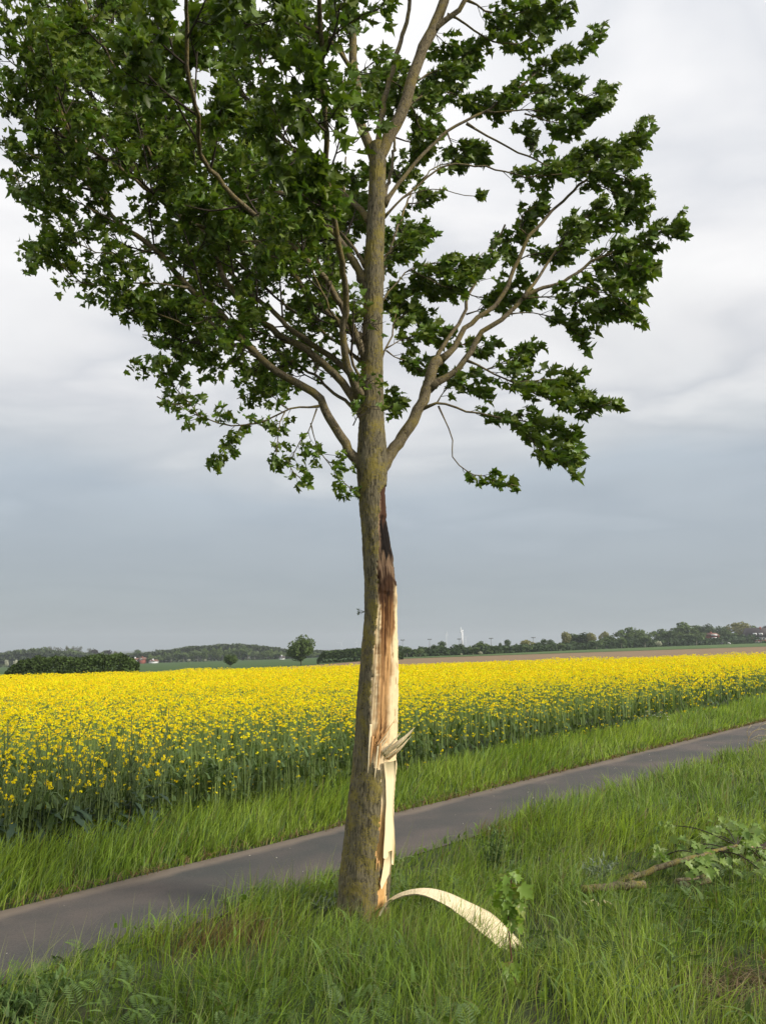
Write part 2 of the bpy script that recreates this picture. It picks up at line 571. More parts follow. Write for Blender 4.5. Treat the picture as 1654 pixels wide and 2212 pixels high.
def blades(base, h, w, lean, bend, colr, seg=3, face=None):
    """N tapering, bent blades in one go"""
    N = len(base)
    th = rng.uniform(0, math.pi, N) if face is None else face
    side = np.column_stack([np.cos(th), np.sin(th), np.zeros(N)])
    ld = np.column_stack([lean, np.zeros(N)])
    V, C = [], []
    for k in range(seg):
        t = k / seg
        c = base + ld * (h * bend * t ** 1.8)[:, None]
        c[:, 2] += h * (t - 0.42 * bend * t * t)
        ww = w * (1 - t ** 1.6) * 0.5
        V += [c - side * ww[:, None], c + side * ww[:, None]]
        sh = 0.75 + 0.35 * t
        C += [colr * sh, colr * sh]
    c = base + ld * (h * bend)[:, None]
    c[:, 2] += h * (1 - 0.42 * bend)
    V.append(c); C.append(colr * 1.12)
    nv = 2 * seg + 1
    V = np.stack(V, 1).reshape(-1, 3); C = np.stack(C, 1).reshape(-1, 3)
    o = (np.arange(N) * nv)[:, None]
    Q = np.concatenate([o + np.array([[2 * k, 2 * k + 1, 2 * k + 3, 2 * k + 2]]) for k in range(seg - 1)]) if seg > 1 else None
    T = o + np.array([[2 * seg - 2, 2 * seg - 1, 2 * seg]])
    return V, Q, T, C


def grass_colour(N, x, y, dry=0.05, warm=0.0):
    a = rng.uniform(0, 1, N)
    patch = 0.5 + 0.5 * noise2(x * .8, y * .8, 3) + warm
    c0 = np.array([.145, .240, .032]); c1 = np.array([.38, .48, .065]); cb = np.array([.12, .19, .07])
    c = c0 + (c1 - c0) * np.clip(.25 * a + .6 * patch, 0, 1)[:, None]
    b = rng.uniform(0, 1, N) < .18
    c[b] = cb * rng.uniform(.8, 1.2, b.sum())[:, None]
    d = rng.uniform(0, 1, N) < dry
    c[d] = np.array([.24, .19, .085]) * rng.uniform(.7, 1.2, d.sum())[:, None]
    return c * rng.uniform(.55, 1.35, N)[:, None]


TREE = ground(783, 1990)                      # foot of the maple


def scatter(n, x0, x1, y0, y1):
    """points over a ground rectangle"""
    x = rng.uniform(x0, x1, n); y = rng.uniform(y0, y1, n)
    return x, y


def inview(x, y, margin=1.0):
    return (np.abs(x) < (y * .515 + margin)) & (y > 3.2)


def wind_lean(x, y, amount):
    """direction the blades lean, gusting from patch to patch"""
    a = math.atan2(WIND[1], WIND[0]) + 1.6 * noise2(x * .8 + 7, y * .8, 11) + .8 * noise2(x * 3.1, y * 3.1, 12) + rng.normal(0, .95, len(x))
    return np.column_stack([np.cos(a), np.sin(a)])


def near_verge():
    mb = MB()
    n = 1000000
    x, y = scatter(n, -4, 16, 3.6, 23)
    q = x * PN[0] + y * PN[1]
    edge = PATH0 + .0 + .13 * noise1((x * PD[0] + y * PD[1]) * 1.7, 9)
    d = np.hypot(x, y)
    keep = (q < edge) & inview(x, y) & (rng.uniform(0, 1, n) < np.clip((5.6 / d) ** 1.25, .12, 1))
    bare = np.exp(-(((x - 2.2) / .26) ** 2 + ((y - 4.98) / .32) ** 2))      # bare soil
    foot = np.hypot(x - TREE[0] - .02, y - TREE[1])
    keep &= (rng.uniform(0, 1, n) > bare * 1.25) & (foot > .20) & (rng.uniform(0, 1, n) < .62 + .55 * noise2(x * 2.3, y * 2.3, 27))
    x, y, d, q, edge, foot = (v[keep] for v in (x, y, d, q, edge, foot))
    N = len(x)
    hgt = (.27 + .13 * noise2(x * .9, y * .9, 21) + .06 * noise2(x * 3, y * 3, 22))
    hgt *= 1 - .5 * np.exp(-(((x - 1.05) / .38) ** 2 + ((y - 5.75) / .45) ** 2))     # flattened by the fallen strip
    hgt *= 1 - .55 * np.exp(-(((x - 2.65) / .75) ** 2 + ((y - 7.15) / .4) ** 2))     # and by the fallen branches
    hgt *= np.clip((edge - q) / .5 + .72, .72, 1)
    hgt *= np.where(foot < .55, .72, 1)
    h = np.clip(hgt, .1, .5) * rng.uniform(.45, 1.3, N)
    w = rng.uniform(.004, .0105, N) * np.clip(d / 6.5, .85, 2.4)
    bend = np.clip(rng.normal(.58, .36, N), .02, 1.35)
    base = np.column_stack([x, y, gz(x, y) - .01])
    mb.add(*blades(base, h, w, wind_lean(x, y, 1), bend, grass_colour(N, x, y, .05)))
    # broad-leaved weeds among the grass
    kb = rng.choice(N, 4200, replace=False)
    kb = kb[noise2(x[kb] * 1.4, y[kb] * 1.4, 28) > -.1]
    ab = rng.uniform(0, 6.28, len(kb)); bb = base[kb].copy(); bb[:, 2] += rng.uniform(.02, .16, len(kb))
    mb.add(*blades(bb, rng.uniform(.06, .15, len(kb)), rng.uniform(.018, .04, len(kb)), np.column_stack([np.cos(ab), np.sin(ab)]), rng.uniform(.8, 1.6, len(kb)),
                   np.array([.13, .21, .045]) * rng.uniform(.6, 1.4, len(kb))[:, None], 3, ab + 1.57))
    # thin seed stalks standing above the rest
    k = rng.choice(N, 2600, replace=False)
    hs = h[k] * 0 + rng.uniform(.35, .62, len(k)) * np.clip((edge[k] - q[k]) / .5 + .5, .5, 1)
    mb.add(*blades(base[k], hs, np.full(len(k), .004) * np.clip(d[k] / 6, 1, 2.2), wind_lean(x[k], y[k], 1), rng.uniform(.2, .7, len(k)),
                   np.array([.28, .31, .12]) * rng.uniform(.7, 1.25, len(k))[:, None]))
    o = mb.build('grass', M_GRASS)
    tag(o, 'long windblown grass on the verge around the broken tree', 'grass', kind='stuff')
    print('near grass', N)


def far_verge():
    mb = MB()
    n = 125000
    s = rng.uniform(-7, 62, n) ; s = -7 + 69 * rng.uniform(0, 1, n) ** 1.9
    q = rng.uniform(PATH1 - .03, CROP0 + .4, n)
    p = sq(s, q)
    x, y = p[:, 0], p[:, 1]
    keep = inview(x, y, 1.5)
    s, q, p = s[keep], q[keep], p[keep]
    x, y = p[:, 0], p[:, 1]
    d = np.hypot(x, y); N = len(x)
    hgt = .12 + .34 * np.clip((q - PATH1) / .8, 0, 1) + .10 * noise2(s * .8, q * 2, 31)
    h = np.clip(hgt, .05, .55) * rng.uniform(.45, 1.25, N)
    w = rng.uniform(.006, .013, N) * np.clip(d / 7, .9, 3.4)
    bend = np.clip(rng.normal(.42, .22, N), .05, 1)
    p[:, 2] -= .01
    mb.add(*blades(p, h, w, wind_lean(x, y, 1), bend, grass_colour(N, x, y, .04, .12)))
    k = rng.choice(N, 1500, replace=False)
    mb.add(*blades(p[k], rng.uniform(.35, .6, len(k)), .005 * np.clip(d[k] / 7, 1, 3), wind_lean(x[k], y[k], 1), rng.uniform(.2, .6, len(k)),
                   np.array([.28, .33, .11]) * rng.uniform(.7, 1.25, len(k))[:, None]))
    o = mb.build('grass', M_GRASS)
    tag(o, 'bright green grass strip between path and yellow crop', 'grass', kind='stuff')
    print('far grass', N)


def straw():
    """dry stalks and litter along the field-side edge of the path, and on the bare patch"""
    mb = MB()
    n = 4200
    s = -7 + 60 * rng.uniform(0, 1, n) ** 1.7
    q = PATH1 + rng.normal(-.02, .055, n)
    p = sq(s, q); p[:, 2] += .03
    h = rng.uniform(.04, .16, n)
    c = np.array([.26, .17, .09]) * rng.uniform(.45, 1.25, n)[:, None]
    a = rng.uniform(0, 6.28, n)
    mb.add(*blades(p, h, rng.uniform(.006, .013, n) * np.clip(np.hypot(p[:, 0], p[:, 1]) / 8, 1, 3), np.column_stack([np.cos(a), np.sin(a)]), rng.uniform(.9, 1.9, n), c))
    n = 900
    x = rng.normal(2.22, .24, n); y = rng.normal(4.98, .26, n)
    a = rng.uniform(0, 6.28, n)
    mb.add(*blades(np.column_stack([x, y, gz(x, y) + .02]), rng.uniform(.06, .22, n), rng.uniform(.004, .01, n), np.column_stack([np.cos(a), np.sin(a)]),
                   rng.uniform(1.2, 2.1, n), np.array([.27, .20, .11]) * rng.uniform(.4, 1.2, n)[:, None]))
    # dead tufts on the near edge of the path
    for (ex, ey, m) in ((455, 2050, 240), (520, 2035, 200), (1075, 1812, 160), (835, 2070, 220), (905, 2075, 160)):
        b = ground(ex, ey)
        x = rng.normal(b[0], .16, m); y = rng.normal(b[1], .12, m)
        mb.add(*blades(np.column_stack([x, y, gz(x, y)]), rng.uniform(.12, .34, m), rng.uniform(.004, .007, m), wind_lean(x, y, 1), rng.uniform(.3, 1.0, m),
                       np.array([.24, .165, .075]) * rng.uniform(.5, 1.2, m)[:, None]))
    o = mb.build('straw', M_GRASS)
    tag(o, 'dry brown straw littering the path edge and bare soil', 'straw', kind='stuff')


def fern_cover():
    """pinnate tansy and yarrow leaves low in the verge"""
    mb = MB()
    n = 5200
    x, y = scatter(n, -4.2, 4.5, 3.9, 8.2)
    q = x * PN[0] + y * PN[1]
    pt = noise2(x * .9 + 3, y * .9, 41) - .15 + np.exp(-((y - 4.6) / .6) ** 2) * np.clip(.7 - .3 * x, 0, 1) * .9
    keep = (q < PATH0 - .25) & inview(x, y, .6) & (pt > .12) & (np.hypot(x - TREE[0], y - TREE[1]) > .25)
    x, y = x[keep], y[keep]; N = len(x)
    L = rng.uniform(.09, .20, N)
    az = rng.uniform(0, 6.28, N); el = rng.uniform(.35, 1.15, N)
    dirv = np.column_stack([np.cos(az) * np.cos(el), np.sin(az) * np.cos(el), np.sin(el)])
    sd = np.column_stack([-np.sin(az), np.cos(az), np.zeros(N)])
    base = np.column_stack([x, y, gz(x, y) + rng.uniform(.02, .17, N)])
    c = np.array([.075, .125, .032]) * rng.uniform(.65, 1.35, N)[:, None]
    g_ = rng.uniform(0, 1, N) < .25
    c[g_] = np.array([.10, .165, .035]) * rng.uniform(.8, 1.2, g_.sum())[:, None]
    K = 9
    for k in range(K):
        t = .12 + .88 * k / K
        ln = L * .30 * math.sin(math.pi * (.18 + .78 * t)) ** .8
        droop = -.35 * L * t * t
        pc = base + dirv * (L * t)[:, None]; pc[:, 2] += droop
        for sgn in (-1, 1):
            tip = pc + sd * (sgn * ln)[:, None] + dirv * (ln * .45)[:, None]
            tip[:, 2] -= ln * .12
            m1 = pc * .45 + tip * .55 + dirv * (L * .021)[:, None]
            m2 = pc * .45 + tip * .55 - dirv * (L * .021)[:, None]
            V = np.stack([pc, m1, tip, m2], 1).reshape(-1, 3)
            mb.add(V, (np.arange(N) * 4)[:, None] + np.array([[0, 1, 2, 3]]), None, np.repeat(c, 4, 0))
    o = mb.build('fern_leaves', M_HERB)
    tag(o, 'feathery dark green tansy leaves low in the verge grass', 'weeds', kind='stuff')


near_verge()
far_verge()
straw()
fern_cover()

# ------------------------------------------------------------------ rape crop
YEL = np.array([.92, .735, .012])


def flowers(cen, rad, nq, colr):
    """loose balls of petals round each centre"""
    N = len(cen)
    V, C = [], []
    for k in range(nq):
        d = rng.normal(0, 1, (N, 3)); d /= np.linalg.norm(d, axis=1)[:, None]
        d[:, 2] = np.abs(d[:, 2]) * .9 - .25
        p = cen + d * (rad * rng.uniform(.45, 1.0, N))[:, None]
        u = np.cross(d, rng.normal(0, 1, (N, 3))); u /= np.linalg.norm(u, axis=1)[:, None] + 1e-6
        w = np.cross(d, u) + .35 * d
        s = (rad * rng.uniform(.30, .5, N))[:, None]
        V += [p - u * s, p - w * s * .75, p + u * s, p + w * s * .75]
        c = colr * rng.uniform(.82, 1.12, N)[:, None]
        C += [c] * 4
    V = np.stack(V, 1).reshape(-1, 3); C = np.stack(C, 1).reshape(-1, 3)
    Q = np.arange(N * nq * 4).reshape(-1, 4)
    return V, Q, None, C


def crop_points(dmin, dmax, dens):
    """random points over the field inside the view wedge plus a margin, per square metre"""
    x0, x1, y0, y1 = -32, 42, 4, CROP1 + 1
    n = int((x1 - x0) * (y1 - y0) * dens)
    x, y = scatter(n, x0, x1, y0, y1)
    q = x * PN[0] + y * PN[1]
    d = np.hypot(x, y)
    far = y < CROP1 + .5 * noise1(x * .3, 4)
    k = (q > CROP0 + .06 * noise1(x * 2.2, 8)) & far & (d >= dmin) & (d < dmax) & inview(x, y, 4.0)
    return x[k], y[k], q[k], d[k]


def crop_height(x, y, q):
    e = np.clip((q - CROP0) / 1.6, 0, 1)
    return 1.08 + .24 * e + .07 * noise2(x * .5, y * .5, 51) + .05 * noise2(x * 1.7, y * 1.7, 52)


def rape_mass():
    fl, st = MB(), MB()
    for (d0, d1, dens, nq, rad) in ((0, 13, 165, 7, .028), (13, 22, 142, 5, .036), (22, 60, 74, 5, .054)):
        x, y, q, d = crop_points(d0, d1, dens)
        N = len(x)
        top = crop_height(x, y, q)
        e = np.clip((q - CROP0) / .9, 0, 1)
        keep = rng.uniform(0, 1, N) < (.58 + .42 * e + .35 * np.clip((x * PD[0] + y * PD[1] - 4) / 5, 0, 1)) * np.clip(.86 + .35 * noise2(x * .25, y * .4, 61), .5, 1)
        z = gz(x, y) + top - rng.uniform(0, 1, N) ** 1.3 * (.90 - .54 * e)
        cen = np.column_stack([x, y, z])[keep]
        c = YEL * np.column_stack([rng.uniform(.9, 1.06, keep.sum()), rng.uniform(.86, 1.1, keep.sum()), rng.uniform(.5, 2, keep.sum())])
        fl.add(*flowers(cen, rad * rng.uniform(.65, 1.3, keep.sum()), nq, c))
        # stems, pods and the green between the flowers
        m = 1.0 if d0 < 20 else .55
        for rep in range(2 if d0 < 13 else 1):
            k = rng.uniform(0, 1, N) < m * .75
            b = np.column_stack([x, y, gz(x, y) + (.12 if d0 < 13 else .45) + 0 * x])[k]
            b[:, :2] += rng.normal(0, .05, (k.sum(), 2))
            hh = (top[k] - (b[:, 2] - gz(x[k], y[k]))) * rng.uniform(.72, 1.03, k.sum())
            a = rng.uniform(0, 6.28, k.sum())
            cc = np.array([.20, .27, .085]) * rng.uniform(.6, 1.35, k.sum())[:, None]
            st.add(*blades(b, hh, rng.uniform(.005, .012, k.sum()) * np.clip(d[k] / 9, 1, 3.4), np.column_stack([np.cos(a), np.sin(a)]), rng.uniform(.02, .22, k.sum()), cc, 2))
        # leaves
        nl = 2 if d0 < 13 else 1
        for rep in range(nl):
            hh = rng.uniform(.1, .28, N)
            b = np.column_stack([x, y, gz(x, y) + top * rng.uniform(.08, .62, N)])
            a = rng.uniform(0, 6.28, N)
            cc = np.array([.095, .150, .055]) * rng.uniform(.6, 1.4, N)[:, None]
            st.add(*blades(b, hh, rng.uniform(.03, .07, N), np.column_stack([np.cos(a), np.sin(a)]), rng.uniform(.6, 1.3, N), cc, 2, a + 1.57))
    o = fl.build('rape_blossom', M_PETAL)
    tag(o, 'bright yellow rapeseed blossom covering the whole field', 'crop', kind='stuff')
    o = st.build('rape_greenery', M_HERB)
    tag(o, 'green stems and leaves beneath the yellow rapeseed blossom', 'crop', kind='stuff')


rape_mass()


def leaf_blade(L, W, droop, c):
    """one lobed rape leaf along +x"""
    t = np.linspace(0, 1, 7)
    w = W * np.sin(math.pi * np.clip(t * .92 + .06, 0, 1)) ** .7 * (.72 + .28 * np.cos(t * 19))
    x = L * t; z = -droop * L * t * t + .12 * L * t
    V = np.concatenate([np.column_stack([x, -w, z + .25 * w]), np.column_stack([x, 0 * x, z]), np.column_stack([x, w, z + .25 * w])])
    Q = [(r * 7 + k, r * 7 + k + 1, (r + 1) * 7 + k + 1, (r + 1) * 7 + k) for r in range(2) for k in range(6)]
    return V, Q, None, np.broadcast_to(np.array(c), (21, 3))


def rape_plants():
    """the plants of the front row, one by one"""
    stems, leaves, heads = [], [], []
    for v in range(5):
        mb = MB()
        hh = 1.15 + .06 * v
        bend = rng.normal(0, .05, 2)
        z = np.linspace(0, hh, 8)
        P = np.column_stack([bend[0] * (z / hh) ** 2, bend[1] * (z / hh) ** 2, z])
        mb.tube(P, np.linspace(.0095, .004, 8), 6, np.array([.125, .17, .075]))
        tips = [P[-1]]
        for k in range(5 + v % 3):
            t = rng.uniform(.42, .9); b = P[int(t * 7)]
            a = rng.uniform(0, 6.28); L = rng.uniform(.18, .42) * (1.25 - t * .6)
            e = b + np.array([math.cos(a) * L * .38, math.sin(a) * L * .38, L * .92])
            m = (b + e) / 2 + np.array([math.cos(a), math.sin(a), 0]) * L * .09
            mb.tube(smooth_path([b, m, e], .06), .004, 5, np.array([.115, .165, .065]))
            tips.append(e)
            for j in range(5):                # thin green pods
                u = .45 + .5 * j / 5
                pb = b + (e - b) * u
                aa = rng.uniform(0, 6.28)
                mb.tube([pb, pb + np.array([math.cos(aa) * .05, math.sin(aa) * .05, .03])], .0022, 3, np.array([.11, .17, .05]))
        stems.append(mb.build('stem', M_HERB, data_only=True))
        heads.append(tips)
    for v in range(4):
        mb = MB()
        mb.add(*leaf_blade(rng.uniform(.2, .3), rng.uniform(.038, .06), rng.uniform(.35, .9), np.array([.040, .068, .042]) * rng.uniform(.75, 1.25)))
        leaves.append(mb.build('leaf', M_HERB, data_only=True))
    fheads = []
    for v in range(4):
        mb = MB()
        c = np.zeros((3, 3)); c[:, 2] = [0, .022, .04]; c[:, :2] = rng.normal(0, .008, (3, 2))
        mb.add(*flowers(c, np.array([.032, .026, .017]), 9, np.tile(YEL, (3, 1))))
        fheads.append(mb.build('flower_head', M_PETAL, data_only=True))
    n = 120
    s = np.sort(rng.uniform(-4.6, 5.2, n)); q = CROP0 - .05 + np.abs(rng.normal(0, .16, n))
    P = sq(s, q)
    for i in range(n):
        v = i % 5
        o = thing('rapeseed_plant', 'tall rapeseed plant in the front row of the yellow field', 'plant', P[i], rng.uniform(0, 6.28), 'rapeseed plants edging the field')
        sca = rng.uniform(.8, 1.08)
        o.scale = (sca,) * 3
        o.rotation_euler = (rng.normal(0, .05), rng.normal(.03, .05), o.rotation_euler[2])
        put('stem', stems[v], o)
        for t in heads[v]:
            if rng.uniform() < .5:
                f = put('flower_head', fheads[rng.integers(4)], o); f.location = t
                f.rotation_euler = (0, 0, rng.uniform(0, 6)); f.scale = (rng.uniform(.7, 1.2),) * 3
        for k in range(7):
            l = put('leaf', leaves[rng.integers(4)], o)
            zz = rng.uniform(.12, .62)
            l.location = (0, 0, zz); l.rotation_euler = (0, rng.uniform(-.6, .3), k * 2.4 + rng.uniform(-.4, .4))
            l.scale = (rng.uniform(.8, 1.2) * (1.15 - zz * .6),) * 3


rape_plants()

# ------------------------------------------------------------------ the broken maple
YT = TREE[1]
maple = thing('maple_tree', 'broken maple with torn open trunk and windblown leaves beside the path', 'tree', TREE)
TL = np.array(TREE)


def local(P):
    return np.asarray(P) - TL


# outline of the trunk: row, its two edges
OUT = np.array([(2040, 716, 850), (2000, 724, 842), (1950, 727, 838), (1900, 731, 843), (1850, 738, 846), (1800, 744, 849), (1720, 752, 852), (1650, 761, 856),
                (1575, 767, 858), (1500, 772, 860), (1400, 781, 859), (1330, 787, 858), (1265, 787, 857), (1200, 784, 852), (1130, 779, 839),
                (1065, 774, 834), (1030, 771, 836), (1000, 769, 838), (960, 772, 834), (900, 777, 829), (800, 780, 827), (700, 783, 826), (560, 787, 829),
                (440, 795, 832), (370, 798, 833), (310, 799, 833)], float)
EDGE = np.array([(1040, 833), (1065, 822), (1130, 817), (1200, 815), (1265, 812), (1330, 812), (1400, 806), (1500, 798), (1600, 797), (1640, 799), (1652, 806),
                 (1660, 822), (1740, 822), (1800, 815), (1850, 811), (1862, 820), (1900, 816), (1950, 812), (1985, 814)], float)
NR, NT = 460, 112
rows = np.linspace(2040, 312, NR)
lo_ = np.interp(-rows, -OUT[:, 0], OUT[:, 1]); hi_ = np.interp(-rows, -OUT[:, 0], OUT[:, 2])
cen = np.array([at((a + b) / 2, r, YT) for r, a, b in zip(rows, lo_, hi_)])
dep = (cen[:, 1]) * _c + (cen[:, 2] - H) * _s
rad = (hi_ - lo_) / 2 * dep / FPX
theta = np.linspace(-math.pi, math.pi, NT, endpoint=False)       # 0 faces the road, + towards +x


def trunk_grid(shrink, amp):
    TH, RW = np.meshgrid(theta, rows)
    r = rad[:, None] * (1 + .022 * noise2(TH * 2.2 + 40, RW * .03, 71) + .012 * noise2(TH * 6 + 40, RW * .08, 72)) - shrink
    r = r + amp * (noise2(TH * 14 + 90, RW * .22, 73) + .6 * noise2(TH * 26 + 90, RW * .5, 74))
    low = np.clip((RW - 1900) / 130, 0, 1)
    r = r * (1 + low * .10 * np.sin(TH * 5 + .6))                # root flare
    V = np.stack([cen[:, 0][:, None] + r * np.sin(TH), cen[:, 1][:, None] - r * np.cos(TH), cen[:, 2][:, None] + 0 * r], -1)
    return V, TH, RW


xe = np.interp(rows, EDGE[:, 0], EDGE[:, 1])
jag = 3.2 * noise1(rows * .35, 81, 2) + 2.0 * noise1(rows * .09, 82, 2)
ctr = (lo_ + hi_) / 2; half = (hi_ - lo_) / 2
th_left = np.arcsin(np.clip((xe + jag - ctr) / half, -1, 1))
xr = np.interp(rows, [1040, 1865, 1875, 1950, 1985], [0, 0, 839, 835, 815])
th_right = np.where(rows < 1868, R(118) + .12 * noise1(rows * .1, 83), np.arcsin(np.clip((xr - ctr) / half, -1, 1)))
wound = (rows > 1048) & (rows < 1984)

Vb, TH, RW = trunk_grid(0.0, .0035)
inside = wound[:, None] & (TH > th_left[:, None]) & (TH < th_right[:, None])
ix = np.arange(NR * NT).reshape(NR, NT)
nxt = np.roll(ix, -1, 1)
Q = np.stack([ix[:-1], nxt[:-1], nxt[1:], ix[1:]], -1)
face_in = inside[:-1] & np.roll(inside, -1, 1)[:-1] & inside[1:] & np.roll(inside, -1, 1)[1:]
Qb = Q[~face_in]
bark = mk('trunk', local(Vb.reshape(-1, 3)), Qb, None, M_BARK, parent=maple, smooth=True)
bm = bmesh.new(); bm.from_mesh(bark.data)
bmesh.ops.delete(bm, geom=[v for v in bm.verts if not v.link_faces], context='VERTS')
be = [e for e in bm.edges if e.is_boundary and TL[2] + .03 < e.verts[0].co.z + TL[2] < at(800, 1046, YT)[2]]
ret = bmesh.ops.extrude_edge_only(bm, edges=be)
crow_z = cen[:, 2]
for v in [x for x in ret['geom'] if isinstance(x, bmesh.types.BMVert)]:
    z = v.co.z + TL[2]
    k = int(np.argmin(np.abs(crow_z - z)))
    c = local(cen[k])
    v.co.x += (c[0] - v.co.x) * .14; v.co.y += (c[1] - v.co.y) * .14
bm.normal_update(); bm.to_mesh(bark.data); bm.free()


def wood_colour(RW, TH):
    """cream sapwood, brown stain and black rot, streaked along the grain"""
    u = (TH - th_left[:, None]) / (R(90) - th_left[:, None] + 1e-6)
    st = noise2(TH * 13 + 11, RW * .012, 91) * .6 + noise2(TH * 30 + 5, RW * .03, 92) * .4
    ue = u + .10 * noise2(TH * 3 + 2, RW * .02, 93) + .06 * st
    cream = np.array([.80, .63, .385]); pale = np.array([.84, .72, .50]); tan = np.array([.56, .30, .115]); brown = np.array([.165, .075, .032])
    dark = np.array([.050, .027, .017]); black = np.array([.013, .010, .009]); orange = np.array([.66, .39, .155]); grey = np.array([.19, .125, .078])
    C = np.zeros(RW.shape + (3,)); C[:] = cream
    S = lambda a, b, x: np.clip((x - a) / (b - a), 0, 1)

    def blend(mask, c):
        nonlocal C
        C = C * (1 - mask[..., None]) + np.asarray(c) * mask[..., None]
    C *= (1 + .10 * st)[..., None]
    # brown heart streak
    width = np.interp(RW, [1240, 1300, 1400, 1480, 1600, 1612], [.55, .50, .42, .38, .34, 0])
    left = np.interp(RW, [1240, 1300, 1400, 1600], [.12, .15, .16, .13])
    band = S(left - .05, left + .05, ue) * S(left + width + .07, left + width - .03, ue) * (RW < 1616)
    blend(band * .9, tan)
    blend(band * S(-.15, .35, st + np.interp(RW, [1290, 1380, 1460, 1600], [.6, .38, .12, .02])), brown)
    blend(band * S(.0, .3, st + np.interp(RW, [1280, 1340, 1420, 1600], [.35, .12, -.1, -.1])), brown * .42)
    # thin dark grain lines in the pale wood
    ln = np.abs(noise2(TH * 9 + 17, RW * .008, 95))
    blend((ln < .07) * (RW < 1560) * (RW > 1290) * .75, tan * .55)
    # rot at the top
    t = RW + 22 * noise2(TH * 7, RW * .05, 96) + 9 * st
    rot = S(1312, 1262, t) * S(.97, .80, ue + .15 * S(1262, 1240, t) * 0 + np.where(t < 1262, -.4, 0))
    blend(rot, dark)
    blend(S(1250, 1240, t) * S(1186, 1198, t) * S(-.2, .3, st + .1), grey)
    blend(S(1206, 1194, t) * S(1118, 1134, t), black)
    blend(S(1136, 1122, t), np.array([.075, .038, .024]))
    blend(S(1200, 1130, t) * S(.20, .10, u), grey * 1.6)
    # fresh inner bark, low down
    blend(S(1725, 1760, RW) * S(.52, .44, ue) , orange)
    blend(S(1868, 1880, RW) * .65, orange)
    blend(S(1565, 1590, RW) * S(1640, 1615, RW) * S(.30, .2, ue), tan)
    return np.clip(C, .004, .95)


Vw, TH, RW = trunk_grid(.013, .0028)
st = noise2(TH * 16 + 33, RW * .02, 94)
rr = np.stack([Vw[..., 0] - cen[:, 0][:, None], Vw[..., 1] - cen[:, 1][:, None]], -1)
nrm = rr / np.linalg.norm(rr, axis=-1, keepdims=True)
# right-hand shoulder stays full, the heart streak is sunken
push = .010 * np.clip((TH - .6) / .8, 0, 1) * (RW > 1255) + .007 * st
uu = (TH - th_left[:, None]) / (R(90) - th_left[:, None] + 1e-6)
push -= .016 * np.exp(-((uu - .36) / .16) ** 2) * (RW > 1280) * (RW < 1605)
push -= .022 * (RW < 1225) * (RW > 1120) * np.clip(1.2 - np.abs(uu - .6) * 2, 0, 1)
Vw[..., :2] += nrm * push[..., None]
fw = (wound[:, None] & (TH > th_left[:, None] - .22) & (TH < th_right[:, None] + .18))
face_w = fw[:-1] & fw[1:] & np.roll(fw, -1, 1)[:-1]
used = np.unique(Q[face_w]); rem = np.full(NR * NT, -1); rem[used] = np.arange(len(used))
Cw = wood_colour(RW, TH).reshape(-1, 3)
mk('exposed_wood', local(Vw.reshape(-1, 3)[used]), rem[Q[face_w]], None, M_WOOD, Cw[used], maple, smooth=True)['label'] = 'torn open cream wood with brown streaks and black rot'

CREAM, TAN = np.array([.86, .71, .45]), np.array([.62, .36, .16])


def surf(x, y, off=0.0):
    """a point on the trunk's visible side at that row and column"""
    k = int(np.argmin(np.abs(rows - y)))
    c = cen[k]
    dx = (x - ctr[k]) / half[k]
    r = rad[k] + off
    s = max(-.98, min(.98, dx))
    return np.array([c[0] + r * s, c[1] - r * math.sqrt(1 - s * s), at(x, y, YT)[2]])


def splinter(b, m, e, w, colr):
    """a tapering blade of torn wood"""
    P = smooth_path([b, m, e], .02)
    n = len(P)
    T = np.gradient(P, axis=0); T /= np.linalg.norm(T, axis=1)[:, None]
    sd = np.cross(T, [0.35, -.75, .55]); sd /= np.linalg.norm(sd, axis=1)[:, None]
    nn = np.cross(sd, T)
    t = np.linspace(0, 1, n)
    ww = (w * (1 - t ** 1.7) * (1 + .25 * noise1(t * 9, int(w * 9999), 2)))[:, None] + .0006
    V = np.concatenate([P - sd * ww, P + nn * ww * .28, P + sd * ww, P - nn * ww * .28])
    Q = [(r * n + k, r * n + k + 1, ((r + 1) % 4) * n + k + 1, ((r + 1) % 4) * n + k) for r in range(4) for k in range(n - 1)]
    Q.append((0, n, 2 * n, 3 * n))
    mk('splinter', local(V), Q, None, M_WOOD, np.broadcast_to(np.asarray(colr), (len(V), 3)), maple)


def off(p, dx=0, dy=0, dz=0):
    return p + np.array([dx, dy, dz])


for (b, e, w, lift, c) in (((826, 1622), (897, 1570), .020, .05, CREAM), ((828, 1626), (892, 1578), .014, .035, CREAM * .95), ((832, 1632), (890, 1588), .010, .02, CREAM),
                           ((834, 1634), (882, 1596), .008, .0, TAN), ((838, 1636), (886, 1592), .006, .03, CREAM), ((824, 1620), (868, 1578), .012, .06, CREAM)):
    p = surf(*b, .0); q = at(e[0], e[1], p[1] - lift)
    splinter(p, (p + q) / 2 + np.array([.0, -.02, -.012]), q, w, c)
for (b, e, w, c) in (((813, 1606), (848, 1549), .007, TAN), ((816, 1608), (842, 1565), .006, CREAM), ((812, 1600), (832, 1545), .005, TAN * .8), ((818, 1612), (838, 1582), .007, CREAM),
                     ((811, 1590), (822, 1530), .004, TAN * .6)):
    p = surf(*b, -.004); q = surf(*e, .03)
    splinter(p, (p + q) / 2 + np.array([0, -.008, 0]), q, w, c)
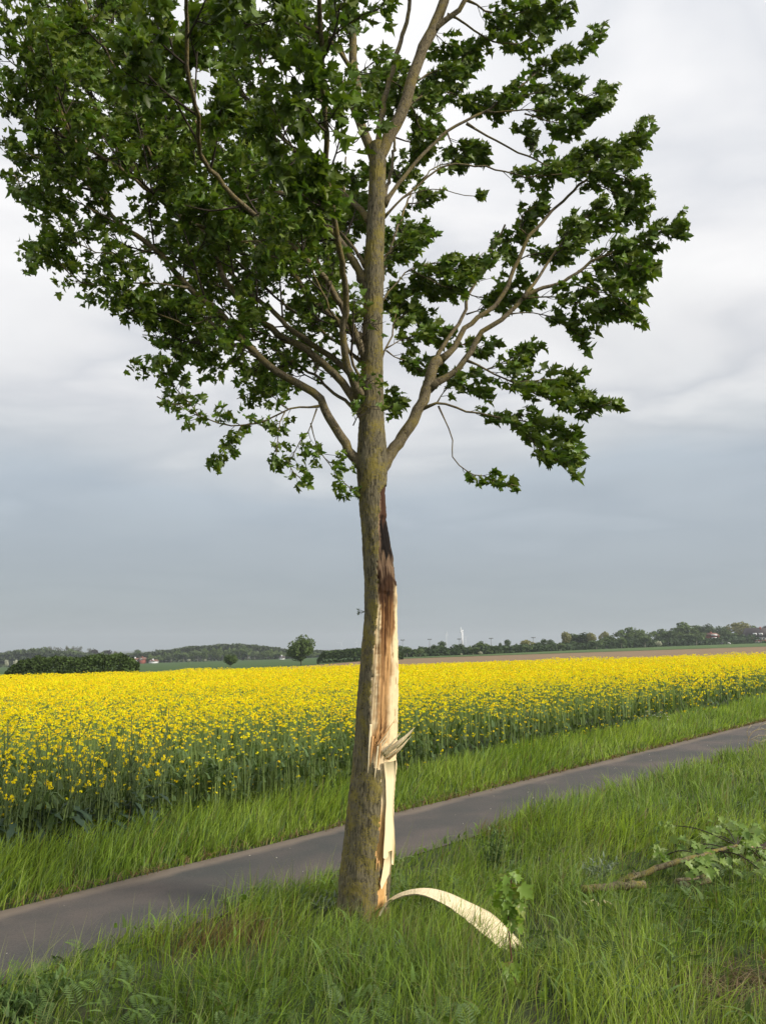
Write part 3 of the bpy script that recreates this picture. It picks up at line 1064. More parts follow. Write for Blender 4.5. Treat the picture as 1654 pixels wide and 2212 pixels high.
for (b, e, w, c) in (((802, 1560), (796, 1662), .013, CREAM), ((806, 1585), (800, 1650), .010, TAN), ((817, 1606), (809, 1676), .010, CREAM), ((822, 1600), (815, 1655), .009, TAN),
                     ((814, 1840), (812, 1868), .006, TAN), ((818, 1846), (817, 1870), .005, TAN)):
    p = surf(*b, .004); q = surf(*e, .008)
    splinter(p, (p + q) / 2 + np.array([0, -.006, 0]), q, w, c)

# broad slab of sapwood lifting off low on the trunk
RWs = np.array([1640, 1680, 1727, 1760, 1790, 1815, 1840, 1852, 1864], float)
La = np.array([829, 833, 834, 832, 831, 829, 828, 841, 848], float)
Lb = np.array([855, 853, 849, 850, 852, 853, 852, 851, 849.5], float)
lift = np.array([.004, .008, .014, .022, .03, .036, .04, .04, .04])
Va, n = [], len(RWs)
for k in range(n):
    for j in range(5):
        x = La[k] + (Lb[k] - La[k]) * j / 4
        p = surf(x, RWs[k], lift[k])
        p[0] = at(x, RWs[k], YT)[0]
        Va.append(p + np.array([0, -.01, 0]))
Va = np.array(Va); back = Va + np.array([-.004, .010, 0])
ix = np.arange(n * 5).reshape(n, 5)
Qs = np.stack([ix[:-1, :-1], ix[:-1, 1:], ix[1:, 1:], ix[1:, :-1]], -1).reshape(-1, 4)
loop = list(ix[0]) + list(ix[1:, -1]) + list(ix[-1, ::-1][1:]) + list(ix[1:-1, 0][::-1])
sides = [(loop[i], loop[(i + 1) % len(loop)], loop[(i + 1) % len(loop)] + n * 5, loop[i] + n * 5) for i in range(len(loop))]
mk('sapwood_slab', local(np.vstack([Va, back])), np.vstack([Qs, Qs[:, ::-1] + n * 5, sides]), None, M_WOOD,
   np.broadcast_to(CREAM * 1.02, (n * 10, 3)), maple, smooth=False)['label'] = 'pale slab of wood lifting away low on the trunk'
RWs2 = np.array([1830, 1860, 1880, 1894, 1907], float)
La2 = np.array([828, 825, 822, 819.5, 822], float); Lb2 = np.array([842, 841, 838, 829, 823], float)
Va, n = [], len(RWs2)
for k in range(n):
    for j in range(4):
        x = La2[k] + (Lb2[k] - La2[k]) * j / 3
        Va.append(surf(x, RWs2[k], .018 - .002 * k))
Va = np.array(Va); ix = np.arange(n * 4).reshape(n, 4)
Qs = np.stack([ix[:-1, :-1], ix[:-1, 1:], ix[1:, 1:], ix[1:, :-1]], -1).reshape(-1, 4)
back = Va + np.array([0, .016, 0])
loop = list(ix[0]) + list(ix[1:, -1]) + list(ix[-1, ::-1][1:]) + list(ix[1:-1, 0][::-1])
sides = [(loop[i], loop[(i + 1) % len(loop)], loop[(i + 1) % len(loop)] + n * 4, loop[i] + n * 4) for i in range(len(loop))]
mk('sapwood_slab', local(np.vstack([Va, back])), np.vstack([Qs, Qs[:, ::-1] + n * 4, sides]), None, M_WOOD, np.broadcast_to(CREAM, (n * 8, 3)), maple)

# long strip of bark and sapwood peeled down to the ground
EA = np.array([(822, 1972), (836, 1948), (872, 1926), (917, 1918), (962, 1926), (1010, 1947), (1060, 1972), (1090, 1999), (1124, 2034)], float)
EB = np.array([(820, 1980), (838, 1952), (870, 1935), (908, 1932), (953, 1950), (995, 1977), (1030, 2006), (1060, 2031), (1090, 2056)], float)
ya, yb = ground(1124, 2034)[1], ground(1090, 2056)[1]
YA = np.interp(np.linspace(0, 1, 9), [0, .15, 1], [YT - .19, YT - .12, ya - .06])
YB = np.interp(np.linspace(0, 1, 9), [0, .15, 1], [YT - .21, YT - .20, yb - .06])
A = smooth_path([at(x, y, Yv) for (x, y), Yv in zip(EA, YA)], .02); nA = 90
tA = np.linspace(0, len(A) - 1, nA); A = np.array([np.interp(tA, np.arange(len(A)), A[:, i]) for i in range(3)]).T
B = smooth_path([at(x, y, Yv) for (x, y), Yv in zip(EB, YB)], .02)
tB = np.linspace(0, len(B) - 1, nA); B = np.array([np.interp(tB, np.arange(len(B)), B[:, i]) for i in range(3)]).T
W = B - A
fr = 1 + .035 * noise1(np.linspace(0, 40, nA), 101, 2)
K = 7
Vt = np.stack([A + W * (j / (K - 1) * fr)[:, None] for j in range(K)], 1)
# ragged lower end
rag = np.array([.0, .05, -.02, .045, -.03, .02, -.05])
Tn = A[-1] - A[-6]; Tn /= np.linalg.norm(Tn)
Vt[-1] += Tn * rag[:, None]
Vt[-2] += Tn * rag[:, None] * .5
nv = np.cross(np.gradient(Vt, axis=0), np.gradient(Vt, axis=1)); nv /= np.linalg.norm(nv, axis=-1, keepdims=True) + 1e-9
if nv[40, 3, 1] > 0:
    nv = -nv
cup = (.012 * np.sin(np.linspace(0, math.pi, K)))[None, :, None]
Vt = Vt + nv * cup
Vk = Vt - nv * .009
V = np.vstack([Vt.reshape(-1, 3), Vk.reshape(-1, 3)])
ix = np.arange(nA * K).reshape(nA, K)
Qs = np.stack([ix[:-1, :-1], ix[:-1, 1:], ix[1:, 1:], ix[1:, :-1]], -1).reshape(-1, 4)
loop = list(ix[0]) + list(ix[1:, -1]) + list(ix[-1, ::-1][1:]) + list(ix[1:-1, 0][::-1])
m_ = nA * K
sides = [(loop[i], loop[(i + 1) % len(loop)], loop[(i + 1) % len(loop)] + m_, loop[i] + m_) for i in range(len(loop))]
gr = noise2(np.tile(np.linspace(0, 9, K), nA), np.repeat(np.linspace(0, 5, nA), K), 103)
Ct = np.array([.84, .70, .47]) * (1 + .07 * gr)[:, None]
C = np.vstack([Ct, np.broadcast_to(np.array([.13, .085, .05]), (m_, 3))])
mk('peeled_strip', local(V), np.vstack([Qs, Qs[:, ::-1] + m_, sides]), None, M_WOOD, C, maple)['label'] = 'cream strip of wood curling from the trunk foot to the ground'

# ---- branches, twigs and leaves
c7 = lambda x, y: (x * .5223, y * .5223)
c8 = lambda x, y: (756 + x * .5223, y * .5223)
UP = np.array([0, 0, 1.0])
W3 = np.array([.86, .30, .16])
LEAVES = []                                   # (position, axis, normal, size, tint)
twigs = MB()


def unit(v):
    return v / (np.linalg.norm(v) + 1e-9)


SIZE = [.046, .086]


def add_leaf(p, outw, wind, size=None):
    ax = unit(W3 * wind * 1.45 + outw * .5 + rng.normal(0, .28, 3) + np.array([0, 0, -.10]))
    nn = unit(np.cross(ax, rng.normal(0, 1, 3)) + UP * .45)
    s = size or rng.uniform(*SIZE)
    pet = unit(outw * .7 + W3 * .5 * wind + rng.normal(0, .25, 3)) * rng.uniform(.02, .06)
    LEAVES.append((p + pet, ax, nn, s))


def twig(b, d, L, wind, n_leaf, r=.0035):
    m = b + d * L * .5 + rng.normal(0, .02, 3) * L
    e = b + d * L + W3 * L * .22 * wind + np.array([0, 0, .05 * L])
    P = smooth_path([b, m, e], max(.05, L / 4))
    twigs.tube(P, np.linspace(r, .0015, len(P)), 4, cap=False)
    for k in range(n_leaf):
        t = .25 + .75 * (k + rng.uniform(0, 1)) / n_leaf
        q = P[min(len(P) - 1, int(t * (len(P) - 1) + .5))]
        add_leaf(q + rng.normal(0, .012, 3), d, wind)
    for k in range(4):
        add_leaf(e + rng.normal(0, .015, 3), d, wind)


def spray(P, t0=.2, tl=.26, gap=.05, wind=1.0, nl=4):
    """leafy side twigs along a path"""
    n = len(P)
    L = np.concatenate([[0], np.cumsum(np.linalg.norm(np.diff(P, axis=0), axis=1))])
    s = t0 * L[-1]
    sg = 1
    while s < L[-1]:
        p = np.array([np.interp(s, L, P[:, i]) for i in range(3)])
        q = np.array([np.interp(min(s + .03, L[-1]), L, P[:, i]) for i in range(3)])
        q0 = np.array([np.interp(max(s - .03, 0), L, P[:, i]) for i in range(3)])
        T = unit(q - q0)
        u = unit(np.cross(T, rng.normal(0, 1, 3)))
        u[2] *= .75
        d = unit(T * .7 + u * .8 + W3 * .25 * wind)
        f = s / L[-1]
        twig(p, d, tl * rng.uniform(.45, 1.15) * (1.1 - .45 * f), wind, max(1, int(nl * rng.uniform(.6, 1.3))))
        s += gap * rng.uniform(.5, 1.5)
    for k in range(5):
        add_leaf(P[-1] + rng.normal(0, .02, 3), unit(P[-1] - P[-2]), wind)


def limb(pts, Ys, r0, r1, leafy=None, name='branch', step=.08, n=8, collar=.55):
    """a branch through picture-traced bearings, each point at its own distance"""
    Yv = np.interp(np.linspace(0, 1, len(pts)), np.linspace(0, 1, len(Ys)), Ys)
    P = smooth_path([at(x, y, Yq) for (x, y), Yq in zip(pts, Yv)], step)
    m = len(P)
    P[1:-1] += rng.normal(0, .006, (m - 2, 3))
    r0 *= .80
    rr_ = r0 + (r1 - r0) * np.linspace(0, 1, m) ** .7
    sl = np.concatenate([[0], np.cumsum(np.linalg.norm(np.diff(P, axis=0), axis=1))])
    rr_ = rr_ * (1 + collar * np.exp(-sl / (2.6 * r0 + .02)))
    V, Q, T = tube(P, rr_, n)
    mk(name, local(V), Q, T, M_LIMB, parent=maple, smooth=True)
    if leafy:
        spray(P[:-1] if m > 8 else P, **leafy)
    return P


def grow(P, t0, t1, count, Lr, bias, wind, tl=.19, gap=.044, nl=6, r=.010):
    """child branches off a limb, each a leafy spray"""
    n = len(P)
    for k in range(count):
        t = t0 + (t1 - t0) * (k + rng.uniform(.1, .9)) / count
        i = min(n - 2, max(1, int(t * (n - 1))))
        T = unit(P[i + 1] - P[i - 1])
        u = unit(np.cross(T, rng.normal(0, 1, 3)))
        d = unit(T * .75 + u * .75 + np.asarray(bias))
        L = rng.uniform(*Lr) * (1.15 - .4 * t)
        b = P[i]
        m = b + d * L * .5 + u * L * .06
        e = b + d * L + UP * L * .10 + W3 * L * .10 * wind
        C = smooth_path([b, m, e], .08)
        twigs.tube(C, np.linspace(r * rng.uniform(.7, 1.2), .0035, len(C)), 5, cap=False)
        spray(C, .38, tl, gap, wind, nl)
        # one level more, so the crown is not a set of bottle brushes
        for j in range(2):
            i2 = int(rng.uniform(.3, .8) * (len(C) - 1))
            u2 = unit(np.cross(d, rng.normal(0, 1, 3)))
            d2 = unit(d * .7 + u2 * .7 + W3 * .15 * wind)
            L2 = L * rng.uniform(.35, .6)
            C2 = smooth_path([C[i2], C[i2] + d2 * L2 * .5 + u2 * .03, C[i2] + d2 * L2 + UP * L2 * .08], .08)
            twigs.tube(C2, np.linspace(.006, .003, len(C2)), 4, cap=False)
            spray(C2, .25, tl * .9, gap, wind, nl)


Y0 = YT
pt7 = lambda *a: [c7(*p) for p in a]
pt8 = lambda *a: [c8(*p) for p in a]

# leaders above the fork
limb(pt8((108, 720), (92, 640), (55, 550), (25, 450), (32, 350), (15, 280), (10, 160), (-5, 60), (-20, -60), (-30, -300)), [Y0, Y0 + .1, Y0], .062, .035, step=.1, collar=.0)
limb(pt8((112, 640), (122, 520), (140, 420), (165, 330), (190, 230), (212, 170), (240, 60), (250, -150)), [Y0, Y0 + .25], .040, .018, collar=0)
lead = limb(pt8((108, 740), (125, 650), (165, 560), (215, 465), (250, 350), (300, 200), (350, 100), (388, 0), (430, -160), (450, -420)), [Y0, Y0 - .05, Y0], .078, .045, step=.1, collar=.05)
limb(pt8((335, 140), (400, 80), (445, 40), (490, -20), (580, -150)), [Y0 - .03, Y0 - .2], .034, .02)

SP = dict(t0=.15, tl=.17, gap=.030, nl=6)
# the great limb on the field-away side and its forks
limb(pt8((95, 2040), (125, 1960), (152, 1895), (200, 1830), (270, 1720), (318, 1610), (340, 1525), (372, 1488)), [Y0, Y0 + .05, Y0 + .1], .066, .050, step=.05, n=10)
limb(pt8((340, 1530), (400, 1400), (468, 1310), (488, 1220), (530, 1150), (572, 1075), (600, 1000), (640, 930)), [Y0 + .1, Y0 + .4], .030, .010, dict(t0=.62, tl=.2, gap=.06, nl=3))
ca = limb(pt8((365, 1495), (430, 1430), (470, 1360), (530, 1320), (600, 1260), (650, 1180), (690, 1080), (740, 980), (810, 900), (880, 830), (970, 745), (1050, 680), (1130, 620), (1200, 550)),
          [Y0 + .1, Y0 + .2, Y0 + .35], .036, .008, dict(t0=.72, tl=.26, gap=.03, nl=6))
cb = limb(pt8((322, 1608), (400, 1560), (480, 1490), (520, 1400), (580, 1350), (650, 1300), (720, 1230), (800, 1190), (880, 1168), (1000, 1085), (1150, 1015), (1280, 955), (1375, 905)),
          [Y0 + .08, Y0 + .0, Y0 - .1], .042, .007, dict(t0=.66, tl=.24, gap=.03, nl=6))
limb(pt8((715, 1235), (760, 1170), (800, 1110), (850, 1040), (900, 960), (960, 900), (1040, 860)), [Y0 - .02, Y0 + .15], .022, .007, dict(t0=.4, tl=.26, gap=.03, nl=6))

RS = [  # leafy sprays: points, distance at start and end, radius, options
    ([(810, 900), (760, 880), (720, 900), (670, 970), (630, 1060)], .3, .45, .010, {}),
    ([(740, 980), (700, 940), (720, 880), (770, 850)], .3, .2, .007, {}),
    ([(690, 1080), (760, 1050), (830, 1050), (880, 1010)], .25, .1, .008, {}),
    ([(970, 745), (1080, 790), (1150, 860), (1220, 890)], .3, .2, .008, {}),
    ([(880, 1010), (960, 960), (1060, 900), (1140, 860), (1200, 800)], .1, .3, .008, {}),
    ([(1000, 1085), (1060, 1040), (1100, 1080), (1200, 1100)], -.02, -.2, .008, {}),
    ([(940, 1120), (1040, 1150), (1140, 1160), (1200, 1110)], -.02, -.1, .008, {}),
    ([(650, 1300), (760, 1290), (860, 1320), (950, 1390), (1010, 1400)], .02, .1, .008, dict(t0=.4)),
    ([(720, 1235), (850, 1230), (960, 1260), (1080, 1290), (1220, 1325)], 0, -.15, .010, dict(t0=.15)),
    ([(880, 1170), (980, 1190), (1090, 1230), (1180, 1290)], -.05, -.3, .008, {}),
    ([(480, 1490), (560, 1530), (680, 1585), (800, 1640), (900, 1690), (1000, 1690), (1100, 1650)], .05, -.2, .013, dict(t0=.12, gap=.035)),
    ([(560, 1530), (640, 1490), (720, 1460)], .05, .1, .007, {}),
    ([(680, 1585), (800, 1570), (900, 1580), (920, 1640)], .0, .1, .007, {}),
    ([(300, 1690), (360, 1665), (480, 1700), (620, 1730), (740, 1810), (850, 1890), (955, 1870)], .05, .0, .016, dict(t0=.3, gap=.038)),
    ([(600, 1725), (720, 1740), (850, 1790), (930, 1830)], .05, .2, .007, {}),
    ([(740, 1810), (800, 1870), (880, 1920)], .0, -.1, .007, {}),
    ([(360, 1665), (400, 1600), (440, 1590), (540, 1610)], .1, .2, .007, {}),
    ([(365, 1680), (390, 1740), (420, 1820), (430, 1890), (480, 1945), (590, 1985), (690, 2010)], .05, -.1, .008, dict(t0=.62, tl=.13, gap=.04, nl=2)),
    ([(120, 1260), (180, 1180), (260, 1110), (380, 1090), (470, 1120), (550, 1045)], .0, .3, .012, dict(t0=.3, gap=.038)),
    ([(250, 1115), (330, 1160), (420, 1190), (470, 1150)], .1, .2, .008, {}),
    ([(130, 1480), (170, 1390), (200, 1250), (250, 1190), (400, 1230)], 0, .5, .013, dict(t0=.3)),
    ([(150, 1440), (230, 1400), (310, 1390), (380, 1400)], .0, .3, .007, {}),
    ([(150, 1450), (220, 1490), (290, 1530), (330, 1560)], .0, .4, .007, {}),
    ([(180, 1330), (230, 1300), (290, 1320)], .2, .4, .007, {}),
    ([(480, 1300), (560, 1270), (660, 1260), (760, 1240)], .3, .5, .008, {}),
    ([(440, 1420), (480, 1430), (540, 1440)], .1, .3, .006, {}),
    ([(480, 1210), (540, 1230), (640, 1200), (700, 1180)], .3, .5, .007, {}),
    ([(140, 850), (200, 760), (260, 690), (330, 610), (400, 545), (480, 500), (560, 460), (640, 400), (720, 345), (800, 275), (900, 220), (1040, 135)], 0, .2, .030, dict(t0=.52, gap=.04)),
    ([(480, 510), (560, 560), (650, 610), (740, 650), (850, 690), (980, 660), (1120, 600), (1215, 545)], .1, .3, .014, dict(t0=.42, gap=.035)),
    ([(560, 460), (700, 455), (850, 470), (950, 470), (1060, 405)], .1, -.1, .012, dict(t0=.3, gap=.035)),
    ([(640, 400), (760, 390), (880, 360), (980, 400), (1050, 340)], .1, .3, .010, dict(t0=.2, gap=.035)),
    ([(720, 470), (820, 500), (900, 510), (1000, 460)], .0, .0, .008, {}),
    ([(140, 900), (250, 790), (380, 690), (480, 680), (600, 700), (730, 730), (900, 720), (1060, 710), (1230, 775)], 0, .1, .016, dict(t0=.5, gap=.035)),
    ([(850, 690), (940, 640), (1030, 640), (1180, 650)], .2, .2, .008, {}),
    ([(740, 650), (760, 600), (720, 550)], .2, .3, .006, {}),
    ([(300, 740), (350, 690), (450, 660), (560, 620)], .1, .4, .009, dict(t0=.25)),
    ([(400, 545), (420, 610), (520, 640)], .1, .3, .007, {}),
    ([(150, 890), (210, 825), (300, 785), (430, 800), (560, 822)], 0, -.1, .007, dict(t0=.97, tl=.02, nl=0)),
    ([(210, 470), (290, 400), (400, 380), (500, 420), (640, 470)], 0, .4, .014, dict(t0=.1)),
    ([(230, 400), (280, 500), (300, 600), (250, 640)], 0, .5, .010, {}),
    ([(260, 330), (350, 300), (430, 290), (500, 210), (550, 250)], 0, .3, .012, dict(t0=.15)),
    ([(330, 120), (390, 180), (350, 210)], 0, .2, .006, {}),
    ([(400, 60), (480, 100), (560, 160), (700, 180), (800, 115), (910, 30)], 0, .2, .016, dict(t0=.25, gap=.035)),
    ([(480, 0), (600, 60), (740, 40), (850, -10), (930, -80)], 0, .1, .014, dict(t0=.1, gap=.035)),
    ([(560, 160), (620, 120), (700, 100), (780, 70)], .1, .3, .008, {}),
    ([(190, 230), (150, 280), (110, 330), (100, 400)], .2, .6, .008, {}),
    ([(165, 330), (210, 360), (190, 430)], .2, .5, .007, {}),
    ([(130, 480), (90, 420), (60, 330)], .2, .8, .008, {}),
    ([(140, 1060), (190, 1020), (250, 985)], 0, .1, .006, dict(tl=.14, nl=3)),
    ([(140, 1080), (180, 1040), (230, 1040)], 0, .3, .006, dict(tl=.12, nl=3)),
    ([(120, 1720), (150, 1690), (160, 1650)], 0, .3, .006, dict(tl=.14, nl=3)),
    ([(125, 1200), (150, 1230), (170, 1260)], .1, .4, .006, dict(tl=.2)),
]
for pts, ya_, yb_, r0, opt in RS:
    o = dict(SP); o.update(opt)
    limb(pt8(*pts), [Y0 + ya_, Y0 + yb_], r0, .004, o, n=6)

SIZE[:] = [.036, .072]
# limbs on the field side; these fan out up-wind, some towards the road
LB = (-.12, .22, .12)
L1 = limb(pt7((1535, 2030), (1490, 1930), (1405, 1800), (1340, 1690), (1290, 1620), (1150, 1540), (1020, 1430), (960, 1350), (880, 1270), (780, 1190), (640, 1030), (500, 930), (430, 830), (340, 650), (250, 450), (120, 180)),
          [Y0, Y0 - .1, Y0 - .5, Y0 - 1.0], .062, .010)
grow(L1, .32, .98, 15, (.55, 1.0), LB, .55)
L2 = limb(pt7((1520, 1790), (1460, 1640), (1300, 1470), (1150, 1380), (1020, 1260), (940, 1170), (890, 1060), (830, 950), (700, 850), (600, 770), (500, 620), (380, 420), (300, 200), (250, 0)),
          [Y0, Y0 + .2, Y0 + .4], .052, .010)
grow(L2, .2, .98, 15, (.5, .95), LB, .55)
L3 = limb(pt7((1520, 1650), (1400, 1500), (1210, 1370), (1130, 1290), (1000, 1180), (890, 1060), (780, 940), (660, 800), (560, 600), (470, 350), (400, 100)), [Y0, Y0 + .7, Y0 + 1.3], .040, .009)
grow(L3, .15, .98, 14, (.5, .95), LB, .55)
L4 = limb(pt7((1530, 1200), (1430, 1030), (1300, 880), (1200, 820), (1000, 690), (840, 540), (700, 350), (600, 150), (540, -50)), [Y0, Y0 + .2, Y0 + .1], .046, .012)
grow(L4, .15, .98, 14, (.5, .95), LB, .55)
L5 = limb(pt7((1520, 1500), (1380, 1200), (1280, 1080), (1050, 890), (870, 700), (820, 600), (818, 480), (780, 330), (770, 100), (780, -60)), [Y0, Y0 - .7, Y0 - 1.6, Y0 - 2.3], .044, .012)
SIZE[:] = [.045, .09]
grow(L5, .35, .98, 9, (.45, .85), (-.1, .22, .1), .5)
SIZE[:] = [.036, .072]
F1 = limb(pt7((1490, 1640), (1425, 1470), (1430, 1250), (1410, 1080), (1380, 900), (1350, 700), (1340, 430), (1330, 200), (1320, -60)), [Y0 - .05, Y0 - .5, Y0 - 1.1, Y0 - 1.9, Y0 - 2.5], .045, .014)
SIZE[:] = [.05, .10]
grow(F1, .38, .98, 9, (.4, .7), (-.5, .12, .05), .35)
SIZE[:] = [.036, .072]
L6 = limb(pt7((1540, 920), (1450, 830), (1300, 700), (1150, 550), (1000, 380), (900, 150), (830, -60)), [Y0, Y0 + .5, Y0 + .9], .038, .012)
grow(L6, .15, .98, 12, (.5, .9), LB, .55)
L8 = limb(pt7((1500, 1400), (1300, 1250), (1200, 1120), (1000, 1000), (760, 900), (500, 700), (260, 560), (120, 420)), [Y0, Y0 - .4, Y0 - .9], .036, .010)
grow(L8, .35, .98, 9, (.5, .95), LB, .5)
L9 = limb(pt7((1490, 1300), (1350, 1180), (1290, 1000), (1200, 760), (1120, 500), (1080, 250), (1050, 0)), [Y0, Y0 + .5, Y0 + .6], .034, .011)
grow(L9, .15, .98, 12, (.4, .8), LB, .5)
L11 = limb(pt7((800, 960), (660, 720), (560, 480), (460, 250), (380, 80), (330, -80)), [Y0 - .2, Y0 - .6, Y0 - .7], .024, .008)
grow(L11, .3, .98, 9, (.45, .8), LB, .5)
L10 = limb(pt7((1470, 300), (1380, 180), (1250, 60), (1120, -60)), [Y0, Y0 - .4], .026, .012)
grow(L10, .15, .95, 6, (.4, .8), LB, .5)
SIZE[:] = [.05, .09]
# limbs on the far side of the trunk
SIZE[:] = [.036, .072]
for pts, y1, r0, n_ in (([(1500, 1500), (1330, 1370), (1150, 1240), (980, 1080), (850, 950)], 1.3, .024, 11), ([(1490, 1720), (1320, 1570), (1170, 1470), (1000, 1350), (860, 1200)], .9, .022, 9),
                        ([(1510, 1100), (1400, 950), (1250, 820), (1150, 700)], 1.4, .024, 8), ([(1510, 1620), (1420, 1400), (1330, 1200), (1230, 1000)], -.5, .020, 8)):
    Pq = limb(pt7(*pts), [Y0, Y0 + y1 * .6, Y0 + y1], r0, .007)
    grow(Pq, .2, .98, n_, (.3, .55), LB, .5, nl=4)
SIZE[:] = [.05, .09]
for pts, y1, r0 in (([(1530, 1350), (1580, 1150), (1640, 950), (1700, 800)], 1.9, .03), ([(1520, 1250), (1450, 1050), (1420, 850), (1430, 650)], 2.0, .03),
                    ([(1560, 900), (1620, 700), (1640, 500), (1700, 300)], 1.9, .03)):
    Pq = limb(pt7(*pts), [Y0, Y0 + y1 * .6, Y0 + y1], r0, .01)
    grow(Pq, .35, .98, 5, (.3, .6), (0, .2, .05), .8)
SIZE[:] = [.034, .066]
LS = [
    ([(1320, 1680), (1200, 1690), (1100, 1740), (950, 1760), (820, 1720), (740, 1680), (650, 1640)], -.1, -.3, .012, dict(t0=.18, tl=.16, gap=.05, nl=3)),
    ([(820, 1720), (760, 1640), (710, 1580), (670, 1520)], -.25, -.2, .006, dict(tl=.12, nl=3)),
    ([(1310, 1690), (1290, 1750), (1220, 1860), (1190, 1920), (1250, 1985)], -.1, -.2, .007, dict(t0=.3, tl=.12, nl=2, gap=.055)),
    ([(1285, 1750), (1310, 1840), (1370, 1930), (1450, 2020)], -.1, -.1, .006, dict(t0=.25, tl=.15, nl=3, gap=.055)),
    ([(1000, 1760), (960, 1820), (920, 1860), (890, 1910)], -.2, -.2, .006, dict(tl=.12, nl=3)),
    ([(1190, 1690), (1130, 1640), (1090, 1610)], -.1, 0, .006, dict(tl=.12, nl=3)),
    ([(1180, 1700), (1150, 1800), (1140, 1900)], -.15, -.2, .006, dict(tl=.12, nl=2, gap=.06)),
    ([(1260, 1610), (1200, 1560), (1090, 1600), (980, 1650)], -.1, .2, .006, dict(t0=.4, tl=.14, nl=3)),
    ([(1000, 1420), (850, 1425), (720, 1400), (590, 1385)], -.2, -.3, .008, dict(t0=.2, tl=.15, nl=3)),
    ([(700, 1400), (680, 1440), (720, 1450)], -.2, -.3, .005, dict(tl=.10, nl=2)),
    ([(1020, 1430), (960, 1500), (880, 1520), (840, 1490)], -.15, 0, .007, dict(tl=.14, nl=3)),
    ([(1080, 1480), (1060, 1540), (1000, 1500)], -.15, .1, .006, dict(tl=.13, nl=3)),
    ([(900, 1290), (840, 1330), (770, 1345), (690, 1310), (560, 1270), (450, 1230)], -.4, -.5, .009, dict(t0=.35, tl=.2)),
    ([(780, 1190), (640, 1170), (520, 1170), (400, 1180), (290, 1130), (180, 1030)], -.5, -.8, .011, dict(t0=.2, tl=.22, gap=.04)),
    ([(560, 1180), (480, 1250), (560, 1290)], -.6, -.6, .006, dict(tl=.15)),
    ([(640, 1030), (520, 1050), (400, 1040), (260, 980), (170, 900)], -.6, -.9, .010, dict(t0=.1, tl=.25, gap=.04)),
    ([(500, 930), (380, 870), (250, 800), (100, 790), (60, 720)], -.7, -1.0, .009, dict(t0=.1, tl=.22, gap=.04)),
    ([(430, 830), (300, 720), (160, 650), (50, 620), (10, 560)], -.8, -1.1, .009, dict(t0=.1, tl=.25, gap=.04)),
    ([(340, 650), (200, 540), (80, 440), (0, 380)], -.8, -1.1, .009, dict(t0=.1, tl=.28, gap=.04)),
    ([(300, 560), (180, 380), (60, 260), (-40, 200)], -.9, -1.2, .009, dict(t0=.1, tl=.28, gap=.04)),
    ([(230, 420), (120, 200), (40, 80), (-40, 0)], -1.0, -1.2, .009, dict(t0=.1, tl=.28, gap=.04)),
    ([(1460, 1760), (1500, 1680), (1540, 1690)], -.15, -.35, .005, dict(tl=.12, nl=3)),
    ([(1480, 1480), (1500, 1340), (1560, 1340)], -.1, -.4, .006, dict(tl=.14, nl=3)),
    ([(1440, 1560), (1490, 1560), (1550, 1600)], -.1, -.4, .005, dict(tl=.1, nl=3)),
    ([(1050, 890), (1090, 880), (1130, 900)], -1.3, -1.9, .006, dict(tl=.14, nl=4)),
    ([(1000, 1000), (1080, 1000), (1120, 1060), (1200, 1080)], -.9, -1.5, .008, dict(tl=.18, nl=4)),
    ([(1460, 250), (1420, 330), (1440, 420), (1530, 450)], -.2, -.5, .009, dict(tl=.16, nl=4)),
    ([(1340, 430), (1420, 360), (1500, 290), (1570, 240)], -1.6, -1.7, .012, dict(t0=.55, tl=.14, nl=3)),
    ([(1330, 200), (1420, 120), (1500, 60), (1580, 30)], -2.2, -2.4, .010, dict(t0=.1, tl=.16, nl=4)),
    ([(1330, 300), (1280, 180), (1250, 60)], -2.0, -2.3, .009, dict(t0=.1, tl=.2, nl=4)),
]
for pts, ya_, yb_, r0, opt in LS:
    o = dict(SP); o['wind'] = .45; o.update(opt); o['gap'] = o['gap'] * .8; o['nl'] = int(o['nl'] * 1.5)
    limb(pt7(*pts), [Y0 + ya_, Y0 + yb_], r0, .004, o, n=6)
# top of the crown, above the picture
for k in range(5):
    a = k * 1.26
    b = at(*c8(60 + 90 * k, -60), Y0)
    e = b + np.array([math.cos(a) * .9, math.sin(a) * .9, 1.6])
    Pq = smooth_path([b, (b + e) / 2 + np.array([0, 0, .2]), e], .1)
    twigs.tube(Pq, np.linspace(.02, .008, len(Pq)), 6, cap=False)
    grow(Pq, .1, .98, 6, (.5, .9), (0, 0, .1), .6, nl=3, gap=.08)

tw = twigs
tw.V = [local(v) for v in tw.V]
two = tw.build('twigs', M_TWIG, maple)
two['kind'] = 'stuff'

HALF = [(.40, -.02), (.33, .18), (.64, .48), (.30, .48), (.27, .76)]


FINE = [(.16, -.07), (.44, .01), (.31, .15), (.40, .29), (.66, .50), (.42, .50), (.25, .47), (.31, .74), (.14, .76)]


def leaf_mesh(fold, curl, twist, half=None):
    half = half or HALF
    pts = [(0, 0)] + half + [(0, 1.06)] + [(-x, y) for x, y in half[::-1]]
    P = np.array([(x, y) for x, y in pts] + [(0, .30)])
    z = fold * np.abs(P[:, 0]) + curl * P[:, 1] ** 2 + twist * P[:, 0] * P[:, 1]
    V = np.column_stack([P[:, 0] * math.cos(fold * .5), P[:, 1], z])
    n = len(pts)
    T = [(n, i, (i + 1) % n) for i in range(n)]
    return V, np.array(T)


FOLDS = ((.3, -.35, .1), (.6, -.5, -.3), (.9, .15, .25), (1.3, -.3, .1), (.8, -.7, .4), (.5, .3, -.4))
VAR = [leaf_mesh(*f) for f in FOLDS]
VARD = [leaf_mesh(*f, FINE) for f in FOLDS]                # toothed outline for leaves seen close up
